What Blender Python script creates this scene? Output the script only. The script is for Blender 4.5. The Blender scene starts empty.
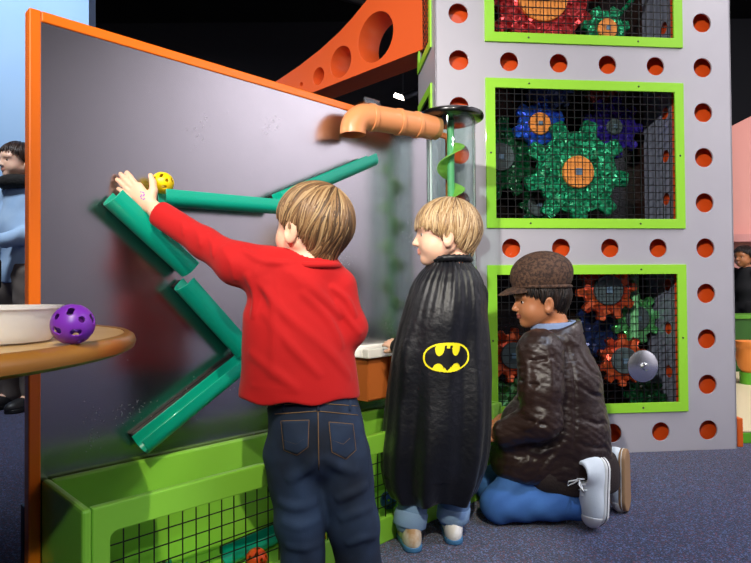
import bpy, bmesh, math, random
import numpy as np
from mathutils import Vector, Matrix, Euler
random.seed(7)
rng = np.random.default_rng(7)
C = bpy.context.scene.collection
PI = math.pi
R_ = math.radians

# ------------------------------------------------------------------ camera
FPX, CAMH = 575.0, 0.72
PITCH, ROLL = R_(0.85), R_(0.43)
_f = Vector((0, math.cos(PITCH), math.sin(PITCH)))
_r0 = Vector((1, 0, 0))
_u0 = _r0.cross(_f)
CR = _r0 * math.cos(ROLL) - _u0 * math.sin(ROLL)
CU = _u0 * math.cos(ROLL) + _r0 * math.sin(ROLL)
CO = Vector((0, 0, CAMH))

def ray(px, py):
    return _f + CR * ((px - 375.5) / FPX) + CU * ((281.5 - py) / FPX)

def PY(px, py, y):
    r = ray(px, py)
    return CO + r * (y / r.y)

def PZ(px, py, z):
    r = ray(px, py)
    return CO + r * ((z - CAMH) / r.z)

cam = bpy.data.cameras.new('camera')
cam.sensor_width = 36
cam.lens = FPX / 751 * 36
cam.clip_start = 0.05
camo = bpy.data.objects.new('camera', cam)
C.objects.link(camo)
camo.matrix_world = Matrix((
    (CR.x, CU.x, -_f.x, CO.x), (CR.y, CU.y, -_f.y, CO.y), (CR.z, CU.z, -_f.z, CO.z), (0, 0, 0, 1)))
bpy.context.scene.camera = camo

# ------------------------------------------------------------------ materials
def lin(h):
    h = h.lstrip('#')
    out = []
    for i in (0, 2, 4):
        c = int(h[i:i + 2], 16) / 255
        out.append(c / 12.92 if c <= .04045 else ((c + .055) / 1.055) ** 2.4)
    return (*out, 1)

def M(name, col, rough=.5, metal=0, bump=None, var=None, coat=0, trans=0, ior=1.45, sheen=0, spec=.5, emit=0, sss=0, stretch=None):
    """bump=(scale,strength,distance) noise bump; var=(scale,colour2,contrast) noise mix of a second colour"""
    m = bpy.data.materials.new(name)
    m.use_nodes = True
    nt = m.node_tree
    b = nt.nodes['Principled BSDF']
    b.inputs['Base Color'].default_value = lin(col)
    b.inputs['Roughness'].default_value = rough
    b.inputs['Metallic'].default_value = metal
    b.inputs['Coat Weight'].default_value = coat
    b.inputs['Transmission Weight'].default_value = trans
    b.inputs['IOR'].default_value = ior
    b.inputs['Sheen Weight'].default_value = sheen
    b.inputs['Specular IOR Level'].default_value = spec
    if sss:
        b.inputs['Subsurface Weight'].default_value = sss
        b.inputs['Subsurface Radius'].default_value = (.012, .004, .002)
        b.inputs['Subsurface Scale'].default_value = .6
    if emit:
        b.inputs['Emission Color'].default_value = lin(col)
        b.inputs['Emission Strength'].default_value = emit
    vec = None
    if bump or var:
        tc = nt.nodes.new('ShaderNodeTexCoord')
        vec = tc.outputs['Object']
        if stretch:
            mp = nt.nodes.new('ShaderNodeMapping')
            mp.inputs['Scale'].default_value = stretch
            nt.links.new(vec, mp.inputs['Vector'])
            vec = mp.outputs['Vector']
    if var:
        n = nt.nodes.new('ShaderNodeTexNoise')
        n.inputs['Scale'].default_value = var[0]
        n.inputs['Detail'].default_value = 6
        nt.links.new(vec, n.inputs['Vector'])
        r = nt.nodes.new('ShaderNodeValToRGB')
        k = var[2] if len(var) > 2 else .2
        r.color_ramp.elements[0].position = .5 - k
        r.color_ramp.elements[1].position = .5 + k
        r.color_ramp.elements[0].color = lin(col)
        r.color_ramp.elements[1].color = lin(var[1])
        nt.links.new(n.outputs['Fac'], r.inputs['Fac'])
        nt.links.new(r.outputs['Color'], b.inputs['Base Color'])
    if bump:
        n = nt.nodes.new('ShaderNodeTexNoise')
        n.inputs['Scale'].default_value = bump[0]
        n.inputs['Detail'].default_value = 5
        nt.links.new(vec, n.inputs['Vector'])
        bp = nt.nodes.new('ShaderNodeBump')
        bp.inputs['Strength'].default_value = bump[1]
        bp.inputs['Distance'].default_value = bump[2] if len(bump) > 2 else .004
        nt.links.new(n.outputs['Fac'], bp.inputs['Height'])
        nt.links.new(bp.outputs['Normal'], b.inputs['Normal'])
    return m

def glitter(name, col, col2, scale=95):
    m = bpy.data.materials.new(name)
    m.use_nodes = True
    nt = m.node_tree
    b = nt.nodes['Principled BSDF']
    tc = nt.nodes.new('ShaderNodeTexCoord')
    v = nt.nodes.new('ShaderNodeTexVoronoi')
    v.inputs['Scale'].default_value = scale
    nt.links.new(tc.outputs['Object'], v.inputs['Vector'])
    r = nt.nodes.new('ShaderNodeValToRGB')
    r.color_ramp.elements[0].position = .15
    r.color_ramp.elements[0].color = lin(col)
    r.color_ramp.elements[1].position = .9
    r.color_ramp.elements[1].color = lin(col2)
    sp = nt.nodes.new('ShaderNodeSeparateColor')
    nt.links.new(v.outputs['Color'], sp.inputs['Color'])
    nt.links.new(sp.outputs['Red'], r.inputs['Fac'])
    nt.links.new(r.outputs['Color'], b.inputs['Base Color'])
    # each flake tilts its own way
    geo = nt.nodes.new('ShaderNodeNewGeometry')
    sub = nt.nodes.new('ShaderNodeVectorMath'); sub.operation = 'SUBTRACT'
    sub.inputs[1].default_value = (.5, .5, .5)
    nt.links.new(v.outputs['Color'], sub.inputs[0])
    sc = nt.nodes.new('ShaderNodeVectorMath'); sc.operation = 'SCALE'
    sc.inputs['Scale'].default_value = .9
    nt.links.new(sub.outputs[0], sc.inputs[0])
    ad = nt.nodes.new('ShaderNodeVectorMath'); ad.operation = 'ADD'
    nt.links.new(geo.outputs['Normal'], ad.inputs[0]); nt.links.new(sc.outputs[0], ad.inputs[1])
    no = nt.nodes.new('ShaderNodeVectorMath'); no.operation = 'NORMALIZE'
    nt.links.new(ad.outputs[0], no.inputs[0])
    nt.links.new(no.outputs[0], b.inputs['Normal'])
    b.inputs['Metallic'].default_value = .55
    b.inputs['Roughness'].default_value = .3
    return m

# ------------------------------------------------------------------ mesh builders
class MB:
    def __init__(s):
        s.bm = bmesh.new()

    def box(s, lo, hi, mat=None):
        lo, hi = Vector(lo), Vector(hi)
        c, d = (lo + hi) / 2, hi - lo
        mt = Matrix.Translation(c) @ Matrix.Diagonal((d.x, d.y, d.z, 1))
        if mat is not None:
            mt = mat @ mt
        bmesh.ops.create_cube(s.bm, size=1, matrix=mt)
        return s

    def bar(s, a, b, w, h=None, n=4, w2=None):
        """straight bar/tube from a to b; n sides"""
        a, b = Vector(a), Vector(b)
        return s.tube([a, b], [w / 2, (w2 or w) / 2], n, h=(h / w if h else 1))

    def tube(s, pts, rad, n=12, cap=True, h=1, closed=False):
        pts = [Vector(p) for p in pts]
        if not hasattr(rad, '__len__'):
            rad = [rad] * len(pts)
        rings = []
        up = None
        for i, p in enumerate(pts):
            if closed:
                d = pts[(i + 1) % len(pts)] - pts[i - 1]
            else:
                d = pts[min(i + 1, len(pts) - 1)] - pts[max(i - 1, 0)]
            d.normalize()
            if up is None:
                up = Vector((0, 0, 1)) if abs(d.z) < .9 else Vector((0, 1, 0))
            x = d.cross(up)
            if x.length < 1e-6:
                x = d.cross(Vector((1, 0, 0)))
            x.normalize()
            y = x.cross(d).normalized()
            up = y
            off = PI / n if n == 4 else 0
            k = math.sqrt(2) if n == 4 else 1
            rings.append([s.bm.verts.new(p + (x * math.cos(off + 2 * PI * j / n) + y * math.sin(off + 2 * PI * j / n) * h) * rad[i] * k) for j in range(n)])
        m = len(rings)
        for i in range(m if closed else m - 1):
            a, b = rings[i], rings[(i + 1) % m]
            for j in range(n):
                s.bm.faces.new((a[j], a[(j + 1) % n], b[(j + 1) % n], b[j]))
        if cap and not closed:
            s.bm.faces.new(rings[0][::-1]); s.bm.faces.new(rings[-1])
        return s

    def lathe(s, prof, n=32, mat=None):
        """prof: list of (r,z) round local z"""
        mat = mat or Matrix()
        rings = []
        for r, z in prof:
            if r < 1e-6:
                rings.append([s.bm.verts.new(mat @ Vector((0, 0, z)))])
            else:
                rings.append([s.bm.verts.new(mat @ Vector((r * math.cos(2 * PI * j / n), r * math.sin(2 * PI * j / n), z))) for j in range(n)])
        for a, b in zip(rings, rings[1:]):
            for j in range(n):
                k = (j + 1) % n
                if len(a) == 1 and len(b) == 1:
                    continue
                if len(a) == 1:
                    s.bm.faces.new((a[0], b[j], b[k]))
                elif len(b) == 1:
                    s.bm.faces.new((a[j], b[0], a[k]))
                else:
                    s.bm.faces.new((a[j], b[j], b[k], a[k]))
        return s

    def sphere(s, c, r, seg=20, sc=(1, 1, 1), rot=None):
        m = Matrix.Translation(Vector(c)) @ (rot.to_4x4() if rot else Matrix()) @ Matrix.Diagonal((sc[0], sc[1], sc[2], 1))
        bmesh.ops.create_uvsphere(s.bm, u_segments=seg, v_segments=seg // 2 + 2, radius=r, matrix=m)
        return s

    def grid(s, P):
        """P[i][j] vectors -> quads"""
        vs = [[s.bm.verts.new(p) for p in row] for row in P]
        for i in range(len(vs) - 1):
            for j in range(len(vs[0]) - 1):
                s.bm.faces.new((vs[i][j], vs[i + 1][j], vs[i + 1][j + 1], vs[i][j + 1]))
        return s

    def mesh_in(s, me, mat=None):
        n0 = len(s.bm.verts)
        s.bm.from_mesh(me)
        if mat is not None:
            s.bm.verts.ensure_lookup_table()
            bmesh.ops.transform(s.bm, matrix=mat, verts=s.bm.verts[n0:])
        return s

    def build(s, name, mat, parent=None, smooth=None, bevel=0, loc=None, bevseg=2):
        me = bpy.data.meshes.new(name)
        bmesh.ops.recalc_face_normals(s.bm, faces=s.bm.faces)
        s.bm.to_mesh(me)
        s.bm.free()
        return link(name, me, mat, parent, smooth, bevel, loc, bevseg)

def link(name, me, mat, parent=None, smooth=None, bevel=0, loc=None, bevseg=2):
    o = bpy.data.objects.new(name, me)
    C.objects.link(o)
    for m in (mat if isinstance(mat, (list, tuple)) else [mat]):
        me.materials.append(m)
    if parent is not None:
        o.parent = parent
    if loc is not None:
        o.location = loc
    if bevel:
        bv = o.modifiers.new('bevel', 'BEVEL')
        bv.width = bevel; bv.segments = bevseg; bv.limit_method = 'ANGLE'; bv.angle_limit = R_(40)
        bv.harden_normals = False
    if smooth:
        for p in me.polygons:
            p.use_smooth = True
        if smooth is not True and smooth < 170:
            try:
                me.set_sharp_from_angle(angle=R_(smooth))
            except Exception:
                pass
    return o

def tag(o, label=None, cat=None, group=None, kind=None):
    if label: o['label'] = label
    if cat: o['category'] = cat
    if group: o['group'] = group
    if kind: o['kind'] = kind
    return o

def thing(name, label, cat, loc=(0, 0, 0), rz=0, group=None):
    o = bpy.data.objects.new(name, None)
    C.objects.link(o)
    o.location = loc
    o.rotation_euler = (0, 0, rz)
    return tag(o, label, cat, group)

def copy_tree(o, parent=None):
    c = o.copy()
    C.objects.link(c)
    if parent is not None:
        c.parent = parent
    for ch in list(o.children):
        copy_tree(ch, c)
    return c

def circle(cx, cy, r, n=40):
    return [(cx + r * math.cos(2 * PI * i / n), cy + r * math.sin(2 * PI * i / n)) for i in range(n)]

def rrect(x0, y0, x1, y1, r=0, n=5):
    if r <= 0:
        return [(x0, y0), (x1, y0), (x1, y1), (x0, y1)]
    o = []
    for cx, cy, a in ((x1 - r, y0 + r, -90), (x1 - r, y1 - r, 0), (x0 + r, y1 - r, 90), (x0 + r, y0 + r, 180)):
        for i in range(n + 1):
            t = R_(a + 90 * i / n)
            o.append((cx + r * math.cos(t), cy + r * math.sin(t)))
    return o

def plate_mesh(loops, th, bevel=0, res=1):
    """flat plate from closed 2-D loops (holes by even-odd), extruded +-th/2 in z"""
    cu = bpy.data.curves.new('plate', 'CURVE')
    cu.dimensions = '2D'
    cu.fill_mode = 'BOTH'
    for lp in loops:
        sp = cu.splines.new('POLY')
        sp.points.add(len(lp) - 1)
        for i, (x, y) in enumerate(lp):
            sp.points[i].co = (x, y, 0, 1)
        sp.use_cyclic_u = True
    cu.extrude = th / 2 - bevel
    cu.bevel_depth = bevel
    cu.bevel_resolution = res
    if bevel:
        cu.offset = -bevel
    o = bpy.data.objects.new('plate', cu)
    C.objects.link(o)
    dg = bpy.context.evaluated_depsgraph_get()
    me = bpy.data.meshes.new_from_object(o.evaluated_get(dg))
    bpy.data.objects.remove(o)
    bpy.data.curves.remove(cu)
    me.materials.clear()
    return me

def plate(name, loops, th, mat, parent=None, M4=None, bevel=0, smooth=30):
    me = plate_mesh(loops, th, bevel)
    if M4 is not None:
        me.transform(M4)
    return link(name, me, mat, parent, smooth)

# a plate drawn in (x,z) standing up, its thickness along y, centred on y=yc
def XZ(yc=0.0):
    return Matrix(((1, 0, 0, 0), (0, 0, -1, yc), (0, 1, 0, 0), (0, 0, 0, 1)))
# drawn in (y,z), thickness along x
def YZ(xc=0.0):
    return Matrix(((0, 0, 1, xc), (1, 0, 0, 0), (0, 1, 0, 0), (0, 0, 0, 1)))

# ------------------------------------------------------------------ implicit surfaces (bodies, clothes, hair)
def vlen(a):
    return np.sqrt((a * a).sum(1))

def s_cap(p, a, b, ra, rb, flat=None):
    """tapered capsule; flat=(direction, factor) squashes the section along a direction"""
    a = np.asarray(a, float); b = np.asarray(b, float)
    if flat is not None:
        dvec = np.asarray(flat[0], float); dvec = dvec / np.linalg.norm(dvec); k = flat[1] - 1
        p = p + np.outer(p @ dvec, dvec) * k
        a = a + dvec * (a @ dvec) * k
        b = b + dvec * (b @ dvec) * k
    ab = b - a
    t = np.clip(((p - a) @ ab) / (ab @ ab + 1e-12), 0, 1)
    return vlen(p - a - t[:, None] * ab) - (ra + (rb - ra) * t)

def s_ell(p, c, r, Rm=None):
    q = p - np.asarray(c, float)
    if Rm is not None:
        q = q @ Rm                     # columns of Rm = local axes
    r = np.asarray(r, float)
    k0 = vlen(q / r)
    k1 = vlen(q / (r * r)) + 1e-9
    return k0 * (k0 - 1) / k1

def s_box(p, c, hs, Rm=None, rd=0.0):
    q = p - np.asarray(c, float)
    if Rm is not None:
        q = q @ Rm
    d = np.abs(q) - (np.asarray(hs, float) - rd)
    return vlen(np.maximum(d, 0)) + np.minimum(d.max(1), 0) - rd

def smin(a, b, k):
    h = np.clip(.5 + .5 * (b - a) / k, 0, 1)
    return b + (a - b) * h - k * h * (1 - h)

def smax(a, b, k):
    return -smin(-a, -b, k)

def s_chain(p, pts, rad, k=.02, flat=None):
    d = None
    for i in range(len(pts) - 1):
        e = s_cap(p, pts[i], pts[i + 1], rad[i], rad[i + 1], flat)
        d = e if d is None else smin(d, e, k)
    return d

def s_folds(p, folds):
    """raised cloth folds: list of (points, height, width)"""
    o = np.zeros(len(p))
    for pts, h, w in folds:
        pts = np.asarray(pts)
        # smooth the polyline, then fade the ridge towards both ends
        t = np.linspace(0, len(pts) - 1, 6 * (len(pts) - 1) + 1)
        q = np.stack([np.interp(t, np.arange(len(pts)), pts[:, i]) for i in range(3)], 1)
        if len(pts) > 2:
            for _ in range(3):
                q[1:-1] = (q[:-2] + 2 * q[1:-1] + q[2:]) / 4
        lo, hi = q.min(0) - 3 * w, q.max(0) + 3 * w
        near = ((p > lo) & (p < hi)).all(1)
        if not near.any():
            continue
        pn = p[near]
        best = np.full(len(pn), 9.0); par = np.zeros(len(pn))
        n = len(q) - 1
        for i in range(n):
            ab = q[i + 1] - q[i]
            s = np.clip(((pn - q[i]) @ ab) / (ab @ ab + 1e-12), 0, 1)
            dd = vlen(pn - q[i] - s[:, None] * ab)
            m = dd < best
            best[m] = dd[m]; par[m] = ((i + s) / n)[m]
        hh = h * np.sin(np.clip(par, 0, 1) * PI) ** .7
        o[near] += hh * np.exp(-(best / w) ** 2)
    return o

def mesh_sdf(f, lo, hi, h, slack=1.5, proj=0):
    lo = np.asarray(lo, float); hi = np.asarray(hi, float)
    B = 6
    nb = np.ceil((hi - lo) / (h * B)).astype(int) + 1
    n = nb * B + 1
    bc = np.stack(np.meshgrid(*[(np.arange(nb[i]) + .5) * B * h + lo[i] for i in range(3)], indexing='ij'), -1).reshape(-1, 3)
    db = f(bc).reshape(nb)
    act = np.abs(db) < B * h * .87 * slack
    D = np.empty(n, np.float32)
    sg = np.where(db < 0, -1.0, 1.0).astype(np.float32)
    e = np.repeat(np.repeat(np.repeat(sg, B, 0), B, 1), B, 2)
    D[:-1, :-1, :-1] = e
    D[-1] = 1; D[:, -1] = 1; D[:, :, -1] = 1
    mk = np.zeros(n, bool)
    ai = np.argwhere(act)
    for i, j, k in ai * B:
        mk[i:i + B + 1, j:j + B + 1, k:k + B + 1] = True
    ix = np.argwhere(mk)
    vals = np.empty(len(ix), np.float32)
    for s in range(0, len(ix), 400000):
        vals[s:s + 400000] = f(ix[s:s + 400000] * h + lo)
    D[mk] = vals
    S = D < 0
    cnt = np.zeros(n - 1, np.int8)
    for i in (0, 1):
        for j in (0, 1):
            for k in (0, 1):
                cnt += S[i:n[0] - 1 + i, j:n[1] - 1 + j, k:n[2] - 1 + k]
    mixed = (cnt > 0) & (cnt < 8)
    cells = np.argwhere(mixed)
    idx = np.full(n - 1, -1, np.int64)
    idx[mixed] = np.arange(len(cells))
    cv = {}
    for i in (0, 1):
        for j in (0, 1):
            for k in (0, 1):
                cv[(i, j, k)] = D[cells[:, 0] + i, cells[:, 1] + j, cells[:, 2] + k]
    acc = np.zeros((len(cells), 3)); num = np.zeros(len(cells))
    ks = list(cv)
    for a in ks:
        for ax in range(3):
            if a[ax] == 0:
                b = list(a); b[ax] = 1; b = tuple(b)
                x = (cv[a] < 0) != (cv[b] < 0)
                t = np.where(x, cv[a] / (cv[a] - cv[b] + 1e-20), 0)
                pos = np.tile(np.array(a, float), (len(cells), 1))
                pos[:, ax] += t
                acc[x] += pos[x]; num[x] += 1
    V = (cells + acc / num[:, None]) * h + lo
    F = []
    for ax in range(3):
        o1, o2 = [(1, 2), (2, 0), (0, 1)][ax]
        s0 = [slice(None)] * 3; s1 = [slice(None)] * 3
        s0[ax] = slice(0, n[ax] - 1); s1[ax] = slice(1, n[ax])
        A, Bm = S[tuple(s0)], S[tuple(s1)]
        for flip, msk in ((False, A & ~Bm), (True, ~A & Bm)):
            e = np.argwhere(msk)
            e = e[(e[:, o1] > 0) & (e[:, o2] > 0) & (e[:, o1] < n[o1] - 1) & (e[:, o2] < n[o2] - 1)]
            if not len(e):
                continue
            q = []
            for da, dbb in ((-1, -1), (0, -1), (0, 0), (-1, 0)):
                c = e.copy(); c[:, o1] += da; c[:, o2] += dbb
                q.append(idx[c[:, 0], c[:, 1], c[:, 2]])
            q = np.stack(q, 1)
            F.append(q[:, ::-1] if flip else q)
    F = np.concatenate(F)
    F = F[(F >= 0).all(1)]
    return V, F

def np_mesh(name, V, F):
    me = bpy.data.meshes.new(name)
    V = np.asarray(V, np.float32); F = np.asarray(F, np.int32)
    me.vertices.add(len(V)); me.vertices.foreach_set('co', V.ravel())
    k = F.shape[1]
    me.loops.add(F.size); me.loops.foreach_set('vertex_index', F.ravel())
    me.polygons.add(len(F))
    me.polygons.foreach_set('loop_start', np.arange(0, F.size, k, dtype=np.int32))
    me.polygons.foreach_set('loop_total', np.full(len(F), k, np.int32))
    me.update(calc_edges=True)
    me.validate()
    return me

def sdf_obj(name, f, lo, hi, h, mat, parent=None, slots=None, slack=1.5):
    """slots(P)->int material index for face centres"""
    V, F = mesh_sdf(f, lo, hi, h, slack)
    me = np_mesh(name, V, F)
    o = link(name, me, mat, parent, True)
    if slots is not None:
        c = np.empty(len(me.polygons) * 3, np.float32)
        me.polygons.foreach_get('center', c)
        me.polygons.foreach_set('material_index', slots(c.reshape(-1, 3).astype(float)).astype(np.int32))
    return o

def frame(x=None, z=None, y=None):
    """orthonormal 3x3 with columns x,y,z from two directions"""
    if x is not None:
        x = np.asarray(x, float); x = x / np.linalg.norm(x)
        z = np.asarray(z if z is not None else (0, 0, 1), float)
        z = z - x * (x @ z); z = z / np.linalg.norm(z)
        return np.stack([x, np.cross(z, x), z], 1)
# ------------------------------------------------------------------ the hall
def struct(o):
    return tag(o, kind='structure')

CARPET = M('carpet', '25315a', .95, var=(140, '0e1530', .12), bump=(260, .9, .006), sheen=.2)
_nt = CARPET.node_tree        # red and pale flecks in the pile
_b = _nt.nodes['Principled BSDF']
_base = _b.inputs['Base Color'].links[0].from_socket
_tc = [n for n in _nt.nodes if n.type == 'TEX_COORD'][0]
for _sc, _col, _th in ((230, '5e3048', .85), (290, '56699a', .85)):
    _v = _nt.nodes.new('ShaderNodeTexVoronoi'); _v.inputs['Scale'].default_value = _sc
    _nt.links.new(_tc.outputs['Object'], _v.inputs['Vector'])
    _s = _nt.nodes.new('ShaderNodeSeparateColor'); _nt.links.new(_v.outputs['Color'], _s.inputs['Color'])
    _g = _nt.nodes.new('ShaderNodeMath'); _g.operation = 'GREATER_THAN'; _g.inputs[1].default_value = _th
    _nt.links.new(_s.outputs['Green'], _g.inputs[0])
    _mx = _nt.nodes.new('ShaderNodeMix'); _mx.data_type = 'RGBA'
    _nt.links.new(_g.outputs[0], _mx.inputs['Factor']); _nt.links.new(_base, _mx.inputs['A'])
    _mx.inputs['B'].default_value = lin(_col)
    _base = _mx.outputs['Result']
_nt.links.new(_base, _b.inputs['Base Color'])

DARKWALL = M('dark_wall', '2a2a30', .9)
CEIL = M('black_ceiling', '08080a', .9)
GREYWALL = M('grey_wall', 'c4c1c8', .9, var=(1.2, 'aeabb6', .3))
BLUEWALL = M('pale_blue_paint', 'a9c6e6', .8, var=(.8, '7ea8da', .35))
PINKWALL = M('salmon_paint', 'd79a90', .8)
X0, X1, Y0, Y1, ZC = -4.6, 5.2, -4.2, 7.4, 4.2
struct(MB().box((X0 - .2, Y0 - .2, -.1), (X1 + .2, Y1 + .2, 0)).build('floor', CARPET))
struct(MB().box((X0 - .2, Y0 - .2, ZC), (X1 + .2, Y1 + .2, ZC + .1)).build('ceiling', CEIL))
struct(MB().box((X0 - .2, Y0, 0), (X0, Y1, ZC)).build('wall_left', DARKWALL))
struct(MB().box((X1, Y0, 0), (X1 + .2, Y1, ZC)).build('wall_right', GREYWALL))
struct(MB().box((X0, Y1, 0), (X1, Y1 + .2, ZC)).build('wall_back', DARKWALL))
struct(MB().box((X0, Y0 - .2, 0), (X1, Y0, ZC)).build('wall_front', DARKWALL))
# pale blue partition on the left, with a dark strip standing in for floor shadow
struct(MB().box((X0, 4.05, 0), (-2.02, 4.15, 3.4)).build('wall_partition', BLUEWALL))
struct(MB().box((X0, 3.99, 0), (-2.0, 4.05, .16)).build('shade_strip_partition', M('black_shade_strip', '0d0d10', .6)))
# salmon partition far right
struct(plate('wall_salmon', [[(X1, 0), (X1, 3.0), (3.7, 2.40), (3.5, 2.30), (3.3, 2.2), (3.3, 0)]], .1, PINKWALL, None, XZ(5.6)))
struct(MB().box((1.6, 6.0, 0), (3.4, 6.1, 3.2)).build('wall_pale', M('pale_blue_grey_paint', '8f9ab4', .8)))
struct(MB().box((3.3, 5.4, 1.15), (X1, 5.55, 1.22)).build('trim_1', M('ledge_paint', 'c98d88', .6)))

# ------------------------------------------------------------------ the metal wall with its orange frame
P0 = Vector((-0.735, 1.262, 0))
BD, BN = Vector((math.sqrt(.5), math.sqrt(.5), 0)), Vector((math.sqrt(.5), -math.sqrt(.5), 0))
def BW(t, dl, z):
    return P0 + BD * t + BN * dl + Vector((0, 0, z))
def PB(px, py, dl=0.0):
    """pixel -> board local (t, -dl, z)"""
    r = ray(px, py)
    s = (dl - (CO - P0).dot(BN)) / r.dot(BN)
    q = CO + r * s
    return Vector(((q - P0).dot(BD), -dl, q.z))

STEEL = M('brushed_steel', '8e8b90', .2, 1.0)
_nt = STEEL.node_tree; _b = _nt.nodes['Principled BSDF']
_tc = _nt.nodes.new('ShaderNodeTexCoord')
_mp = _nt.nodes.new('ShaderNodeMapping'); _mp.inputs['Scale'].default_value = (1, 1, 1)
_nt.links.new(_tc.outputs['Object'], _mp.inputs['Vector'])
_n1 = _nt.nodes.new('ShaderNodeTexNoise'); _n1.inputs['Scale'].default_value = 9; _n1.inputs['Detail'].default_value = 8
_nt.links.new(_mp.outputs['Vector'], _n1.inputs['Vector'])
_r1 = _nt.nodes.new('ShaderNodeMapRange'); _r1.inputs['To Min'].default_value = .17; _r1.inputs['To Max'].default_value = .27
_nt.links.new(_n1.outputs['Fac'], _r1.inputs['Value']); 
# scuffs: pale specks gathered in patches, and long fine scratches
_v = _nt.nodes.new('ShaderNodeTexNoise'); _v.inputs['Scale'].default_value = 140; _v.inputs['Detail'].default_value = 3
_nt.links.new(_mp.outputs['Vector'], _v.inputs['Vector'])
_n2 = _nt.nodes.new('ShaderNodeTexNoise'); _n2.inputs['Scale'].default_value = 6
_nt.links.new(_mp.outputs['Vector'], _n2.inputs['Vector'])
_mm = _nt.nodes.new('ShaderNodeMath'); _mm.operation = 'MULTIPLY'
_nt.links.new(_v.outputs['Fac'], _mm.inputs[0]); _nt.links.new(_n2.outputs['Fac'], _mm.inputs[1])
_rr = _nt.nodes.new('ShaderNodeMapRange'); _rr.inputs['From Min'].default_value = .40; _rr.inputs['From Max'].default_value = .47
_nt.links.new(_mm.outputs[0], _rr.inputs['Value'])
_mx = _nt.nodes.new('ShaderNodeMix'); _mx.data_type = 'RGBA'
_mx.inputs['A'].default_value = lin('b4b0b3'); _mx.inputs['B'].default_value = lin('cfccd0')
_nt.links.new(_rr.outputs['Result'], _mx.inputs['Factor'])
_nt.links.new(_mx.outputs['Result'], _b.inputs['Base Color'])
_ad = _nt.nodes.new('ShaderNodeMath'); _ad.operation = 'MULTIPLY_ADD'; _ad.inputs[1].default_value = .3
_nt.links.new(_rr.outputs['Result'], _ad.inputs[0]); _nt.links.new(_r1.outputs['Result'], _ad.inputs[2])
_nt.links.new(_ad.outputs[0], _b.inputs['Roughness'])

ORANGE = M('orange_enamel', 'ff7a0c', .35, coat=.3)
TROUGHG = M('lime_plastic', '8ed042', .38, coat=.2)
BLACKWIRE = M('black_wire', '0b0b0c', .4)
BLACKRUB = M('black_rubber', '0c0c0d', .55)
DARKSTEEL = M('dark_steel', '3a3d45', .4, .8)

BT, BH = 1.44, 1.342
bw = thing('metal_wall_panel', 'large brushed metal wall panel with a bright orange frame behind the children', 'wall panel', P0, R_(45))
MB().box((0, 0, .03), (BT, .012, BH - .022)).build('steel_sheet', STEEL, bw)
MB().box((-.024, -.004, 0), (0, .03, BH)).build('side_post', ORANGE, bw, bevel=.003)
MB().box((BT, -.004, 0), (BT + .024, .03, BH)).build('side_post', ORANGE, bw, bevel=.003)
MB().box((0, -.004, BH - .024), (BT, .03, BH)).build('top_rail', ORANGE, bw, bevel=.003)
for t in (-.012, BT + .012):
    MB().box((t - .035, .03, 0), (t + .035, .32, .02)).box((t - .012, .03, .02), (t + .012, .06, .25)).build('foot', DARKSTEEL, bw, bevel=.003)

# ------------------------------------------------------------------ teal ball ramps
TEAL = M('teal_plastic', '06a78c', .32, coat=.25)
def ramp(label, a, b, r=.024, wall=.016, std=.017):
    """a,b: (t,-dl,z) run of the gutter; its back rides on a black magnetic strip"""
    a, b = Vector(a), Vector(b)
    d = (b - a).normalized()
    up = Vector((0, -1, 0)).cross(d)
    if up.z < 0: up = -up
    out = Vector((0, -1, 0))
    L = (b - a).length
    rt = thing('ball_ramp', label, 'ramp', BW(a.x, -a.y, a.z), R_(45), 'teal ball ramps on the metal wall')
    # U section: outer then inner
    n = 14
    prof = []
    for i in range(n + 1):
        an = PI + PI * i / n
        prof.append((math.cos(an) * r, math.sin(an) * r))
    prof = [(-r, wall)] + prof + [(r, wall)]
    th = .0032
    inner = [(x * (r - th) / r if abs(x) > 1e-9 else 0, (y * (r - th) / r if y < 0 else y)) for x, y in prof][::-1]
    sec = prof + inner
    mb = MB()
    rows = []
    m = 2
    for k in range(m):
        c = d * (L * k / (m - 1))
        rows.append([mb.bm.verts.new(c + out * x + up * y) for x, y in sec])
    N = len(sec)
    for k in range(m - 1):
        for j in range(N):
            mb.bm.faces.new((rows[k][j], rows[k][(j + 1) % N], rows[k + 1][(j + 1) % N], rows[k + 1][j]))
    for row in (rows[0][::-1], rows[-1]):
        h = N // 2
        for j in range(h - 1):
            mb.bm.faces.new((row[j], row[j + 1], row[N - 2 - j], row[N - 1 - j]))
    mb.build('channel', TEAL, rt, 50, bevel=.001)
    # end stop at the upper end, and the magnetic backing
    back = -a.y   # distance from the wall
    mb = MB()
    s0, s1 = d * (.006), d * (L - .006)
    w = Vector((0, 1, 0))
    M3 = Matrix((d, w, up)).transposed().to_4x4()
    mb.box((.006, r - .002, -r * .30), (L - .006, back - .0015, r * .5), M3)
    mb.build('magnetic_strip', BLACKRUB, rt)
    return rt
dl = .046
ramp('short teal ramp sloping up to the right under the orange spout', PB(278, 199, dl), PB(373, 159, dl))
ramp('long nearly level teal ramp held at the yellow ball', PB(162, 196.5, dl), PB(279, 206, dl))
ramp('steep teal ramp just under the reaching hand', PB(113, 196, .05), PB(190, 268, .05), .030)
ramp('steep teal ramp partly behind the red shirt', PB(184, 282, .05), PB(244, 349, .05), .030)
ramp('lowest teal ramp emptying into the green trough', PB(254, 352, .05), PB(140, 444, .05), .030)

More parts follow.
